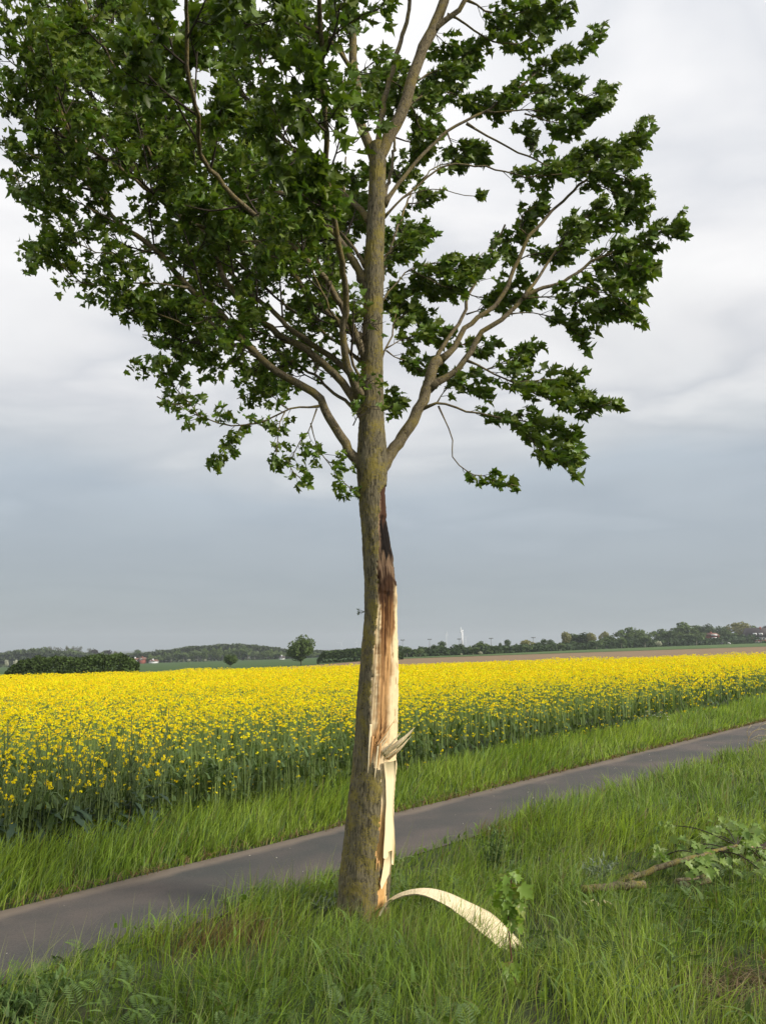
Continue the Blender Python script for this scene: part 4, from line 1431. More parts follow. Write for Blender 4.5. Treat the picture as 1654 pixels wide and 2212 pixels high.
# the bole stays clear of leaves on the road side
LEAVES = [l for l in LEAVES if not (abs(l[0][0] + .05) < .13 and l[0][1] < YT and 2.6 < l[0][2] < 5.6 and rng.uniform() < .85)
          and not (abs(l[0][0] + .22) < .2 and l[0][1] < YT and 4.6 < l[0][2] < 6.2 and rng.uniform() < .75)]
LP = np.array([l[0] for l in LEAVES]); LA = np.array([l[1] for l in LEAVES]); LN = np.array([l[2] for l in LEAVES]); LS_ = np.array([l[3] for l in LEAVES])
print('leaves', len(LP))
LX = np.cross(LA, LN); LX /= np.linalg.norm(LX, axis=1)[:, None]
LN = np.cross(LX, LA)
tint = np.array([.118, .180, .022]) * rng.uniform(.68, 1.35, len(LP))[:, None] * np.column_stack([rng.uniform(.85, 1.2, len(LP)), np.ones(len(LP)), rng.uniform(.8, 1.3, len(LP))])
vid = rng.integers(0, len(VAR), len(LP))
dc = np.linalg.norm(LP - np.array([0, 0, H]), axis=1)
px = LP[:, 0] / (LP[:, 1] * _c + (LP[:, 2] - H) * _s) * FPX + CX
py = CY - FPX * ((LP[:, 2] - H) * _c - LP[:, 1] * _s) / (LP[:, 1] * _c + (LP[:, 2] - H) * _s)
vis = (px > 0) & (px < 1654) & (py > 0) & (py < 2212)
order = np.argsort(np.where(vis, dc / LS_, 1e9))[:280]
single = np.zeros(len(LP), bool); single[order] = True
mb = MB()
for v, (V0, T0) in enumerate(VAR):
    k = np.where((vid == v) & ~single)[0]
    Vn = (LP[k][:, None, :] + LS_[k][:, None, None] * (V0[None, :, 0:1] * LX[k][:, None, :] + V0[None, :, 1:2] * LA[k][:, None, :] + V0[None, :, 2:3] * LN[k][:, None, :])).reshape(-1, 3)
    Tn_ = ((np.arange(len(k)) * len(V0))[:, None, None] + T0[None]).reshape(-1, 3)
    mb.add(local(Vn), None, Tn_, np.repeat(tint[k], len(V0), 0))
crown = mb.build('crown', M_LEAF, maple)
crown['kind'] = 'stuff'
from mathutils import Matrix
lmesh = []
for v, (V0, T0) in enumerate(VARD):
    lmesh.append([mk('leaf', V0, None, T0, M_LEAF, np.array([.118, .180, .022]) * f, data_only=True) for f in (.75, 1.0, 1.25)])
for i in order:
    o = put('leaf', lmesh[vid[i]][i % 3], crown)
    Mx = Matrix([[*(LX[i][r] * LS_[i] for _ in (0,)), LA[i][r] * LS_[i], LN[i][r] * LS_[i], LP[i][r] - TL[r]] for r in range(3)] + [[0, 0, 0, 1]])
    o.matrix_local = Mx

# a sprout on the trunk's field side
sp = surf(788, 1322)
mbs = MB()
for k in range(6):
    e = sp + np.array([-.04 - .02 * rng.uniform(), -.02 * rng.uniform(), rng.uniform(-.03, .05)])
    mbs.tube(local([sp, e]), .0015, 3, np.array([.09, .1, .04]), False)
    V0, T0 = VAR[k % 6]
    mbs.add(local(e + V0 * .026), None, T0, np.array([.10, .15, .04]))
mbs.build('sprout', M_LEAF, maple)

# ------------------------------------------------------------------ sapling, weeds and fallen wood
def leaf_data(c, k=0):
    V0, T0 = VARD[k]
    V0 = V0 * np.array([1.08, 1, .55])
    return mk('leaf', V0, None, T0, M_LEAF, np.asarray(c), data_only=True)


def place_leaf(data, parent, p, ax, nn, s):
    ax = unit(ax); x = unit(np.cross(ax, nn)); nn = np.cross(x, ax)
    o = put('leaf', data, parent)
    o.matrix_local = Matrix([[x[r] * s, ax[r] * s, nn[r] * s, p[r]] for r in range(3)] + [[0, 0, 0, 1]])
    return o


def sapling():
    base = ground(1118, 2150)
    Ys = base[1]
    o = thing('maple_sapling', 'young maple sapling with bright green leaves beside the peeled strip', 'sapling', base)
    P = smooth_path([base, at(1107, 2090, Ys), at(1101, 2040, Ys), at(1097, 1985, Ys), at(1100, 1930, Ys - .02), at(1106, 1885, Ys - .02)], .03)
    V, Q, T = tube(P - base, np.linspace(.0055, .0028, len(P)), 6)
    mk('stem', V, Q, T, mat_plain('sapling_stem', (.13, .055, .035), .7), parent=o, smooth=True)
    data = [leaf_data(np.array(c) * f, k) for k, (c, f) in enumerate((((.17, .27, .035), 1), ((.20, .29, .04), 1), ((.15, .25, .032), 1), ((.17, .27, .035), 1), ((.22, .27, .05), 1), ((.18, .28, .04), 1)))]
    spots = [(1102, 1884, .075), (1115, 1878, .06), (1090, 1900, .07), (1108, 1905, .085), (1128, 1915, .10), (1143, 1920, .11), (1074, 1912, .08), (1062, 1925, .08), (1085, 1925, .09), (1100, 1930, .10),
             (1120, 1935, .10), (1136, 1945, .09), (1066, 1945, .07), (1080, 1950, .085), (1095, 1955, .09), (1112, 1958, .10), (1130, 1965, .09), (1088, 1972, .07), (1105, 1978, .09), (1122, 1985, .09),
             (1095, 1990, .08), (1112, 1998, .08), (1126, 2003, .07), (1086, 2086, .07), (1100, 2090, .08), (1118, 2088, .08), (1078, 2098, .07), (1106, 2105, .075), (1120, 2112, .08),
             (1100, 2120, .06), (1115, 2130, .08), (1126, 2140, .08), (1098, 2138, .055), (1132, 2155, .08), (1118, 2158, .08), (1152, 2150, .05), (1184, 2145, .075), (1178, 2162, .06)]
    spots = spots + [(x + rng.normal(0, 8), y + rng.normal(0, 7), s * .7) for x, y, s in spots]
    for i, (x, y, s) in enumerate(spots):
        p = at(x, y, Ys + rng.uniform(-.10, .08)) - base
        k = int(np.argmin(np.abs(P[:, 2] - base[2] - p[2] - .01)))
        q = P[k] - base
        d = unit(p - q)
        l = place_leaf(data[i % 6], o, p - d * s * .5, d * .6 + np.array([rng.normal(0, .45), rng.normal(0, .15), -.8]), np.array([rng.normal(0, .5), -1.0, .6]), s * .9)
        mb = MB(); mb.tube([q, p - d * s * .5], [.0016, .0012], 4, np.array([.20, .14, .05]), False)
        mb.build('leaf_stalk', M_HERB, o)


def herb(name, label, base, hgt, wid, nst, leafL, leafW, c, group=None, cat='plant', per=9):
    """an upright weed: stems with narrow leaves"""
    o = thing(name, label, cat, base, 0, group)
    st, lf = MB(), MB()
    for k in range(nst):
        a = rng.uniform(0, 6.28); r = wid * math.sqrt(rng.uniform(0, 1))
        e = np.array([math.cos(a) * r + .05, math.sin(a) * r, hgt * rng.uniform(.65, 1.05)])
        b = e * np.array([.3, .3, 0])
        P = smooth_path([b, (b + e) / 2 + np.array([0, 0, .03]), e], .05)
        st.tube(P, np.linspace(.003, .0015, len(P)), 4, np.asarray(c) * .9, False)
        m = per
        p = P[np.clip((np.linspace(.25, 1, m) * (len(P) - 1)).astype(int), 0, len(P) - 1)] + rng.normal(0, .006, (m, 3))
        aa = rng.uniform(0, 6.28, m)
        lf.add(*blades(p, rng.uniform(.6, 1.2, m) * leafL, rng.uniform(.7, 1.2, m) * leafW, np.column_stack([np.cos(aa), np.sin(aa)]), rng.uniform(.5, 1.2, m),
                       np.asarray(c) * rng.uniform(.75, 1.3, m)[:, None], 3, aa + 1.57))
    st.build('stems', M_HERB, o)
    f = lf.build('leaves', M_HERB, o); f['kind'] = 'stuff'
    return o


def fallen_wood():
    Yb = ground(1330, 1925)[1]
    foot = ground(1330, 1925)
    o = thing('fallen_branch', 'forked mossy maple branch lying in the grass with wilting leaves', 'branch', foot)

    def log(pts, r0, r1, par, up, mat=M_BARK, nm='limb'):
        P = smooth_path([ground(x, y, u) for (x, y), u in zip(pts, up)], .05)
        P[1:-1] += rng.normal(0, .006, (len(P) - 2, 3))
        V, Q, T = tube(P - np.array(par.location), np.linspace(r0, r1, len(P)), 9)
        mk(nm, V, Q, T, mat, parent=par, smooth=True)
        return P
    log([(1255, 1921), (1300, 1918), (1340, 1913), (1392, 1910)], .034, .030, o, (.15, .16, .17, .17))
    B = log([(1325, 1914), (1350, 1900), (1400, 1884), (1440, 1867), (1475, 1859), (1500, 1854), (1540, 1840), (1590, 1826)], .028, .013, o, (.10, .13, .18, .24, .26, .26, .26, .26))
    log([(1350, 1903), (1372, 1890), (1366, 1880)], .012, .006, o, (.16, .2, .22))
    data = [leaf_data(np.array(c), k) for k, c in enumerate(((.15, .24, .038), (.19, .28, .045), (.12, .20, .036), (.23, .30, .085), (.16, .25, .04), (.19, .27, .06)))]
    clusters = [(1425, 1838, 14, 16, .15), (1436, 1768, 12, 7, .11), (1500, 1838, 26, 22, .12), (1475, 1825, 20, 10, .12), (1535, 1800, 18, 16, .12), (1525, 1862, 22, 14, .12), (1560, 1775, 18, 9, .12),
                (1600, 1795, 22, 18, .14), (1625, 1785, 20, 12, .13), (1640, 1840, 18, 10, .12), (1610, 1835, 14, 8, .12), (1575, 1855, 16, 8, .10), (1490, 1872, 14, 8, .10), (1648, 1870, 12, 7, .12)]
    loc = np.array(o.location)
    tw_ = MB()
    for (x, y, sp_, n, s) in clusters:
        c = ground(x, y + 14, .16)
        j = int(np.argmin(np.linalg.norm(B - c, axis=1)))
        tw_.tube(smooth_path([B[j], (B[j] + c) / 2 + np.array([0, 0, .05]), c], .06) - loc, .005, 5, cap=False)
        for k in range(int(n * 1.4)):
            p = ground(x + rng.normal(0, sp_ * .6), y + 12 + rng.normal(0, sp_ * .5), .22)
            p[2] += rng.uniform(-.06, .08)
            tw_.tube(np.array([c, p]) - loc, .0018, 3, cap=False)
            place_leaf(data[rng.integers(6)], o, p - loc, np.array([rng.normal(.3, .6), rng.normal(-.5, .4), rng.normal(-.35, .3)]), np.array([rng.normal(0, .4), -.4, .8]), s * rng.uniform(.42, .8))
    tw_.build('twigs', M_TWIG, o)
    o2 = thing('fallen_log', 'cut grey brown branch pieces half sunk in grass below leaves', 'branch', ground(1490, 1918))
    log([(1457, 1909), (1490, 1905), (1532, 1898)], .033, .030, o2, (.15, .16, .17), nm='log')
    o3 = thing('fallen_log', 'thin bent branch piece resting on the thicker log', 'branch', ground(1495, 1915))
    log([(1460, 1901), (1500, 1896), (1522, 1889)], .014, .012, o3, (.21, .21, .22), nm='log')
    o4 = thing('fallen_log', 'dark branch with fresh pink split end among wilted leaves', 'branch', ground(1640, 1845))
    log([(1608, 1836), (1640, 1827), (1675, 1815)], .022, .018, o4, (.16, .18, .2), M_TWIG, 'log')
    log([(1614, 1832), (1626, 1828)], .012, .010, o4, (.20, .205), mat_plain('split_wood', (.72, .45, .33), .7), 'split_face')
    o5 = thing('fallen_log', 'slender straight grey branch sloping down through the leaves', 'branch', ground(1640, 1870))
    log([(1615, 1848), (1655, 1832)], .010, .008, o5, (.1, .18), M_LIMB, 'log')
    for i, (x, y) in enumerate(((1262, 1949), (1275, 1946), (1290, 1951), (1305, 1946), (1313, 1948))):
        p = ground(x, y, .13)
        mb = MB()
        a = rng.uniform(0, 3.1); L, w = rng.uniform(.03, .06), rng.uniform(.006, .013)
        u, v = np.array([math.cos(a), math.sin(a), .1]), np.array([-math.sin(a), math.cos(a), .3])
        V = [-u * L, -v * w, u * L, v * w]
        V = np.vstack([V, np.array(V) - np.array([0, 0, .006])])
        mb.add(V, [(0, 1, 2, 3), (7, 6, 5, 4), (0, 4, 5, 1), (1, 5, 6, 2), (2, 6, 7, 3), (3, 7, 4, 0)], None, CREAM)
        c = mb.build('wood_chip', M_WOOD); c.location = p
        tag(c, 'small cream wood chip lying in the grass below fallen branch', 'wood chip', 'wood chips in the grass')


sapling()
fallen_wood()
SILV = np.array([.22, .27, .19])
herb('mugwort_plant', 'silvery grey mugwort plant growing beside the fallen branch', ground(1284, 1925), .26, .16, 22, .07, .022, SILV)
herb('mugwort_plant', 'silvery grey mugwort plant at the foot of the broken trunk', ground(800, 2095), .15, .20, 26, .07, .024, SILV * .8)
herb('mugwort_plant', 'pale mugwort tuft in the grass on the field side of the trunk', ground(690, 1990), .18, .12, 10, .06, .02, SILV * .8)
herb('tall_weed', 'bushy dark green weed standing behind the maple sapling', ground(1062, 1890), .42, .16, 20, .06, .018, np.array([.10, .16, .05]), per=14)
herb('tall_weed', 'leafy dark green weed clump on the verge near the path corner', ground(50, 2205), .20, .3, 34, .07, .020, np.array([.09, .155, .04]), per=14)


def dry_weed():
    b = ground(1618, 1640)
    o = thing('dry_weed', 'bare pale dried weed stalk with white tufts beside the path', 'plant', b)
    mb, tf = MB(), MB()
    Yd = b[1]
    main = [at(1614, 1622, Yd), at(1615, 1598, Yd), at(1626, 1580, Yd), at(1645, 1575, Yd), at(1662, 1578, Yd)]
    mb.tube(smooth_path([b] + main, .05) - b, .008, 5)
    for pts in ([(1615, 1600), (1635, 1590), (1655, 1588)], [(1616, 1596), (1612, 1580), (1620, 1568)], [(1630, 1579), (1645, 1566), (1655, 1562)], [(1622, 1596), (1640, 1602), (1652, 1600)]):
        P = smooth_path([at(x, y, Yd) for x, y in pts], .05)
        mb.tube(P - b, .005, 4)
        for k in range(7):
            c = P[rng.integers(len(P) // 2, len(P))] + rng.normal(0, .03, 3)
            tf.add(*flowers(np.array([c - b]), np.array([.018]), 4, np.array([[.62, .58, .50]])))
    mb.build('stalk', M_DRY, o)
    tf.build('tufts', M_HERB, o)


dry_weed()
for (x, y, n, lab) in ((1425, 1598, 9, 'white flowering cow parsley in the grass strip beside the field'), (1620, 1535, 7, 'white flowering weed at the crop edge near the dry stalk')):
    b = ground(x, y)
    o = thing('cow_parsley', lab, 'plant', b)
    st, fl = MB(), MB()
    for k in range(n):
        e = np.array([rng.normal(0, .16), rng.normal(0, .1), rng.uniform(.42, .62)])
        st.tube(smooth_path([e * np.array([.2, .2, 0]), e * .5 + np.array([0, 0, .04]), e], .08), .003, 4, np.array([.14, .22, .06]), False)
        c = e + np.column_stack([rng.normal(0, .022, 6), rng.normal(0, .022, 6), rng.normal(0, .006, 6)])
        fl.add(*flowers(c, np.full(6, .012), 4, np.tile(np.array([.75, .76, .70]), (6, 1))))
    st.build('stems', M_HERB, o); fl.build('flowers', M_HERB, o)

mb = MB()
for k in range(110):                          # white petals blown onto the path
    s0 = -5 + 22 * rng.uniform() ** 1.3
    p = sq([s0], [rng.uniform(PATH0 + .15, PATH1 - .2)])[0] + np.array([0, 0, .038])
    a = rng.uniform(0, 6.28); r = rng.uniform(.004, .013)
    u, v = np.array([math.cos(a), math.sin(a), .2]) * r, np.array([-math.sin(a), math.cos(a), .25]) * r * .6
    mb.add([p - u, p - v, p + u, p + v], [(0, 1, 2, 3)], None, np.array([.62, .58, .48]))
tag(mb.build('petal_litter', M_HERB), 'scattered pale petals and chips on the asphalt path', 'litter', kind='stuff')

# ------------------------------------------------------------------ background
def crown_mesh(name, n, z0, lobes, size, base, spread=.3, seed=0, gaps=0.0):
    """leaf clumps through the crown's volume: unit height, unit width"""
    r = np.random.default_rng(seed)
    zc, hz = (1 + z0) / 2, (1 - z0) / 2
    cs = []
    for k in range(lobes):
        d = r.normal(0, 1, 3); d /= np.linalg.norm(d)
        rad_ = r.uniform(.35, .78)
        cs.append((np.array([d[0] * .36 * rad_ / .78, d[1] * .36 * rad_ / .78, zc + d[2] * hz * .66 * rad_ / .78]), r.uniform(.6, 1.0) * spread))
    V, C = [], []
    pick = r.integers(0, lobes, n)
    d = r.normal(0, 1, (n, 3)); d /= np.linalg.norm(d, axis=1)[:, None]
    cc = np.array([c[0] for c in cs])[pick]; rr2 = np.array([c[1] for c in cs])[pick]
    p = cc + d * (rr2 * r.uniform(.55, 1.05, n) ** .6)[:, None] * np.array([.5, .5, hz * 1.05])
    p[:, 2] = np.clip(p[:, 2], z0 * .9, 1.02)
    nn = d + r.normal(0, .5, (n, 3)); nn /= np.linalg.norm(nn, axis=1)[:, None]
    u = np.cross(nn, r.normal(0, 1, (n, 3))); u /= np.linalg.norm(u, axis=1)[:, None]
    w = np.cross(nn, u)
    s = (size * r.uniform(.6, 1.4, n))[:, None]
    V = np.stack([p - u * s, p - w * s * .7, p + u * s, p + w * s * .7], 1).reshape(-1, 3)
    lob = r.uniform(.85, 1.15, lobes)[pick]
    C = np.repeat(np.asarray(base) * (lob * r.uniform(.75, 1.25, n))[:, None], 4, 0)
    return mk(name, V, np.arange(n * 4).reshape(-1, 4), None, M_FAR, C, data_only=True)


def trunk_mesh(h, r, mat, limbs=4):
    mb = MB()
    mb.tube([(0, 0, -.02), (0, 0, h * .5), (.01, 0, h), (0, .01, min(.8, h + .35))], [r, r * .8, r * .65, r * .2], 7)
    for k in range(limbs):
        a = k * 2.4
        mb.tube([(0, 0, h * .85), (math.cos(a) * .12, math.sin(a) * .12, h + .2), (math.cos(a) * .26, math.sin(a) * .26, h + .38)], [r * .5, r * .35, r * .12], 5)
    return mb.build('trunk', mat, data_only=True)


M_FTRUNK = mat_plain('far_trunk', (.09, .075, .055), .9)
M_PTRUNK = mat_plain('pale_trunk', (.30, .27, .22), .9)
G1, G2, G3, GY, GP = (.085, .125, .034), (.115, .160, .050), (.066, .100, .032), (.21, .205, .075), (.045, .038, .038)
KIND = {
    'round': (crown_mesh('crown', 4200, .14, 44, .034, G1, .46, 1), trunk_mesh(.2, .022, M_FTRUNK)),
    'broad': (crown_mesh('crown', 1600, .05, 22, .042, G1, .40, 2), trunk_mesh(.2, .022, M_FTRUNK)),
    'broad2': (crown_mesh('crown', 1600, .06, 18, .042, G3, .42, 3), trunk_mesh(.2, .022, M_FTRUNK)),
    'light': (crown_mesh('crown', 1500, .08, 20, .040, G2, .40, 4), trunk_mesh(.2, .022, M_FTRUNK)),
    'street': (crown_mesh('crown', 1100, .30, 14, .045, (.12, .165, .065), .42, 5), trunk_mesh(.34, .020, M_PTRUNK)),
    'yellow': (crown_mesh('crown', 1500, .08, 20, .038, GY, .36, 6), trunk_mesh(.25, .022, M_FTRUNK)),
    'copper': (crown_mesh('crown', 1500, .05, 14, .045, GP, .44, 7), trunk_mesh(.2, .022, M_FTRUNK)),
    'tall': (crown_mesh('crown', 1300, .10, 20, .034, G3, .30, 8), trunk_mesh(.25, .018, M_FTRUNK)),
    'sparse': (crown_mesh('crown', 620, .30, 26, .026, (.10, .105, .06), .26, 9), trunk_mesh(.35, .020, M_FTRUNK, 7)),
    'white': (crown_mesh('crown', 900, .02, 14, .05, (.46, .46, .36), .42, 10), trunk_mesh(.1, .02, M_FTRUNK)),
    'low': (crown_mesh('crown', 1500, .0, 20, .045, G2, .42, 11), trunk_mesh(.1, .02, M_FTRUNK)),
}
SHAPE = {'round': 'round crowned deciduous tree', 'broad': 'broad green tree', 'broad2': 'dark green spreading tree', 'light': 'mid green leafy tree', 'street': 'pale young tree with bare stem',
         'yellow': 'yellowish green tree', 'copper': 'dark purple brown copper tree', 'tall': 'tall narrow dark tree', 'sparse': 'thin open crowned tree', 'white': 'white blossoming shrub', 'low': 'low green shrub'}


def bg_tree(kind, x, ytop, wpx, D, where, group, name=None, sink=0.0, label=None):
    b = land(x, D)
    hgt = at(x, ytop - 1.5, D)[2] - b[2]
    w = wpx / 1685.0 * D * 1.32
    nm = name or ('blossoming_shrub' if kind == 'white' else 'shrub' if kind == 'low' else 'deciduous_tree')
    o = thing(nm, label or (SHAPE[kind] + ' ' + where), 'shrub' if kind in ('white', 'low') else 'tree', b - np.array([0, 0, sink]), rng.uniform(0, 6.28), group)
    o.scale = (w, w, hgt + sink)
    put('crown', KIND[kind][0], o)
    put('trunk', KIND[kind][1], o)
    return o


DR = lambda x: float(np.interp(x, [860, 1050, 1250, 1500, 1654, 1800], [180, 200, 248, 315, 352, 390]))
e2 = lambda cx, cy: (858.5 + .199 * cx, 1339 + .199 * cy)
e1 = lambda cx, cy: (810 + .5103 * cx, 1296 + .5103 * cy)
rowR = [('broad2', e2(20, 270), 20), ('street', e2(100, 275), 21), ('street', e2(245, 303), 20), ('broad2', e2(270, 280), 18), ('broad2', e2(430, 262), 28), ('tall', e2(490, 212), 20),
        ('low', e2(545, 318), 22), ('broad2', e2(665, 254), 31), ('street', e2(815, 283), 24), ('broad', e2(885, 226), 24), ('light', e2(970, 256), 24), ('street', e2(1000, 330), 12),
        ('broad', e2(1075, 283), 24), ('tall', e2(1110, 236), 10), ('tall', e2(1185, 198), 20), ('broad', e2(1265, 285), 24), ('yellow', e2(1395, 213), 36), ('street', e2(1412, 268), 22),
        ('broad2', e2(1512, 236), 20), ('tall', e2(1592, 192), 20), ('tall', e2(1650, 200), 18),
        ('yellow', e1(805, 130), 22), ('broad2', e1(862, 134), 52), ('street', e1(787, 180), 22), ('yellow', e1(912, 135), 22), ('street', e1(936, 164), 27), ('yellow', e1(975, 130), 24),
        ('broad', e1(985, 148), 30), ('street', e1(1042, 150), 22), ('broad', e1(1065, 112), 48), ('light', e1(1128, 122), 40), ('street', e1(1142, 144), 32), ('broad', e1(1200, 120), 40),
        ('broad2', e1(1245, 128), 36), ('broad', e1(1325, 90), 62), ('broad2', e1(1388, 96), 46), ('street', e1(1360, 131), 38), ('tall', e1(1425, 108), 22), ('broad2', e1(1466, 104), 34),
        ('broad', e1(1488, 124), 36), ('yellow', e1(1552, 89), 54), ('light', e1(1612, 106), 30), ('copper', e1(1652, 106), 14), ('broad', e1(1290, 128), 30), ('white', e1(1200, 172), 12),
        ('white', e2(895, 342), 9), ('white', e2(690, 366), 5)]
LM = ['near the small wind turbine', 'below the tallest wind turbine', 'between turbines and yellowish trees', 'among the yellowish trees', 'before the huge spreading tree', 'under the huge spreading tree', 'beside the brick houses']
for i, (k, (x, y), w) in enumerate(rowR):
    dd = DR(x) * (1.0 if k in ('street', 'white') else 1.07 + .05 * (i % 3))
    bg_tree(k, x, y, w, dd, 'beyond the bare field ' + LM[int(np.searchsorted([930, 1040, 1180, 1330, 1480, 1535], x))], 'trees beyond the bare field')
# low undergrowth that closes the row
mb = MB()
for x in np.arange(850, 1800, 4.0):
    D = DR(x) * 1.05
    b = land(x, D)
    m = 46
    hh = .0095 * D * (1 + .45 * noise1(np.array([x * .09]), 3)[0])
    cc = b + np.column_stack([rng.normal(0, .006 * D, m), rng.normal(0, .01 * D, m), rng.uniform(0, hh, m)])
    d = rng.normal(0, 1, (m, 3)); u = np.cross(d, rng.normal(0, 1, (m, 3))); u /= np.linalg.norm(u, axis=1)[:, None]
    w_ = np.cross(u, d / np.linalg.norm(d, axis=1)[:, None])
    s = (.0018 * D * rng.uniform(.6, 1.4, m))[:, None]
    mb.add(np.stack([cc - u * s, cc - w_ * s, cc + u * s, cc + w_ * s], 1).reshape(-1, 3), np.arange(m * 4).reshape(-1, 4), None, np.repeat(np.array([.045, .07, .028]) * rng.uniform(.7, 1.4, m)[:, None], 4, 0))
tag(mb.build('undergrowth', M_FAR), 'dark green undergrowth closing the foot of the tree row', 'shrubs', kind='stuff')

# far wood on the low side: one mass, with the trees of its edge one by one
mb = MB()
for x in np.arange(-260, 860, 3.0):
    top = np.interp(x, [-260, 0, 40, 100, 170, 260, 330, 400, 450, 520, 570, 640, 760, 860], [1408, 1411, 1406, 1402, 1412, 1415, 1408, 1399, 1394, 1392, 1397, 1405, 1406, 1410])
    D = 480.0
    b = land(x, D)
    hh = at(x, top + 3 * noise1(np.array([x * .07]), 12)[0], D)[2] - b[2]
    m = 70
    cc = b + np.column_stack([rng.normal(0, 1.6, m), rng.uniform(-6, 6, m), hh * rng.uniform(0, 1, m) ** .7])
    d = rng.normal(0, 1, (m, 3)); u = np.cross(d, rng.normal(0, 1, (m, 3))); u /= np.linalg.norm(u, axis=1)[:, None]
    w_ = np.cross(u, d / np.linalg.norm(d, axis=1)[:, None])
    s = (rng.uniform(.4, .95, m))[:, None]
    mb.add(np.stack([cc - u * s, cc - w_ * s, cc + u * s, cc + w_ * s], 1).reshape(-1, 3), np.arange(m * 4).reshape(-1, 4), None, np.repeat(np.array([.062, .085, .035]) * rng.uniform(.75, 1.3, m)[:, None], 4, 0))
tag(mb.build('distant_wood', M_FAR), 'hazy grey green wood on the horizon beyond the green field', 'wood', kind='stuff')
x = 330.0
while x < 800:
    top = np.interp(x, [330, 400, 450, 520, 570, 640, 800], [1408, 1399, 1394, 1392, 1397, 1405, 1406])
    bg_tree(('light', 'broad', 'street')[int(x) % 3], x, top + rng.uniform(2, 9), rng.uniform(15, 24), 445 + rng.uniform(-15, 15), 'at the hazy edge of the distant wood', 'trees along the distant wood')
    x += rng.uniform(11, 19)
for k, x, y, w in (('broad', 8, 1411, 26), ('light', 45, 1404, 34), ('light', 70, 1399, 36), ('broad', 92, 1396, 34), ('sparse', 112, 1392, 22), ('sparse', 128, 1394, 18), ('broad', 118, 1404, 34), ('sparse', 145, 1391, 20),
                   ('sparse', 160, 1392, 18), ('sparse', 172, 1392, 18), ('light', 158, 1401, 40), ('sparse', 198, 1397, 26), ('broad', 225, 1404, 26), ('copper', 205, 1402, 34), ('copper', 232, 1403, 28), ('sparse', 250, 1404, 22),
                   ('broad', 296, 1403, 32), ('light', 320, 1410, 20), ('sparse', -20, 1405, 30)):
    bg_tree(k, x, y, w, 520 + rng.uniform(-20, 20), 'above the long hedge', 'trees above the hedge')
for x, w in ((18, 9), (37, 9), (410, 7), (330, 9), (445, 6)):
    bg_tree('white', x, 1424, w, 430, 'at the edge of the far green field', 'pale shrubs by the far field')

bg_tree('round', 651, 1374, 54, 140, '', None, label='large round crowned tree standing alone at the field boundary')
bg_tree('round', 499, 1414, 27, 150, '', None, label='small round tree standing alone in the dark green field')


def hedge(name, label, xs, tops, D, depth, c, n, sink=0.0):
    mid = land((xs[0] + xs[-1]) / 2, D)
    o = thing(name, label, 'hedge', mid)
    x = rng.uniform(xs[0], xs[-1], n)
    top = np.interp(x, xs, tops) + 4.2 * noise1(x * .14, 77, 4)
    P = np.array([land(a, D) for a in x])
    hh = np.array([at(a, t, D)[2] for a, t in zip(x, top)]) - P[:, 2]
    # a rounded profile: leaves sit on the shell
    f = rng.uniform(0, math.pi, n)
    e = np.clip(np.minimum((x - xs[0]), (xs[-1] - x)) / 14, .25, 1)
    P[:, 1] += -np.cos(f) * depth * e * rng.uniform(.8, 1.05, n) + .3 * noise1(x * .4, 78)
    P[:, 2] += hh * np.sin(f) ** .5 * rng.uniform(.82, 1.03, n) * np.where(np.sin(f) < .2, rng.uniform(.3, 1, n), 1)
    d = rng.normal(0, 1, (n, 3)); u = np.cross(d, rng.normal(0, 1, (n, 3))); u /= np.linalg.norm(u, axis=1)[:, None]
    w_ = np.cross(u, d / np.linalg.norm(d, axis=1)[:, None])
    s = (.0016 * D * rng.uniform(.6, 1.4, n))[:, None]
    cl = np.asarray(c) * (rng.uniform(.7, 1.3, n) * (1 + .35 * noise1(x * .09, 79)))[:, None]
    V = np.stack([P - u * s, P - w_ * s * .7, P + u * s, P + w_ * s * .7], 1).reshape(-1, 3) - mid
    fo = mk('foliage', V, np.arange(n * 4).reshape(-1, 4), None, M_FAR, np.repeat(cl, 4, 0), o); fo['kind'] = 'stuff'
    st = MB()
    for a in np.linspace(xs[0] + 4, xs[-1] - 4, 24):
        b = land(a, D); h2 = (at(a, np.interp(a, xs, tops), D)[2] - b[2]) * .8
        st.tube(np.array([b, b + np.array([rng.normal(0, .2), 0, h2])]) - mid, [.05, .02], 5)
    st.build('stems', M_FTRUNK, o)


hedge('hedge', 'long dark green hedge behind the low end of the yellow field', [18, 45, 80, 130, 170, 215, 240, 262, 290, 302], [1452, 1430, 1420, 1419, 1424, 1415, 1417, 1411, 1424, 1434], 62, 1.3, (.060, .092, .026), 11000)
hedge('hedge', 'dark hedge between the lone round tree and the broken trunk', [686, 700, 730, 770, 830, 870], [1424, 1409, 1406, 1402, 1405, 1412], 150, 2.2, (.055, .085, .028), 5000)
hedge('hedge', 'clipped dark green hedge below the houses', [1500, 1530, 1600, 1680, 1800], [1393, 1391, 1389, 1388, 1388], 338, 1.2, (.05, .085, .03), 4000)


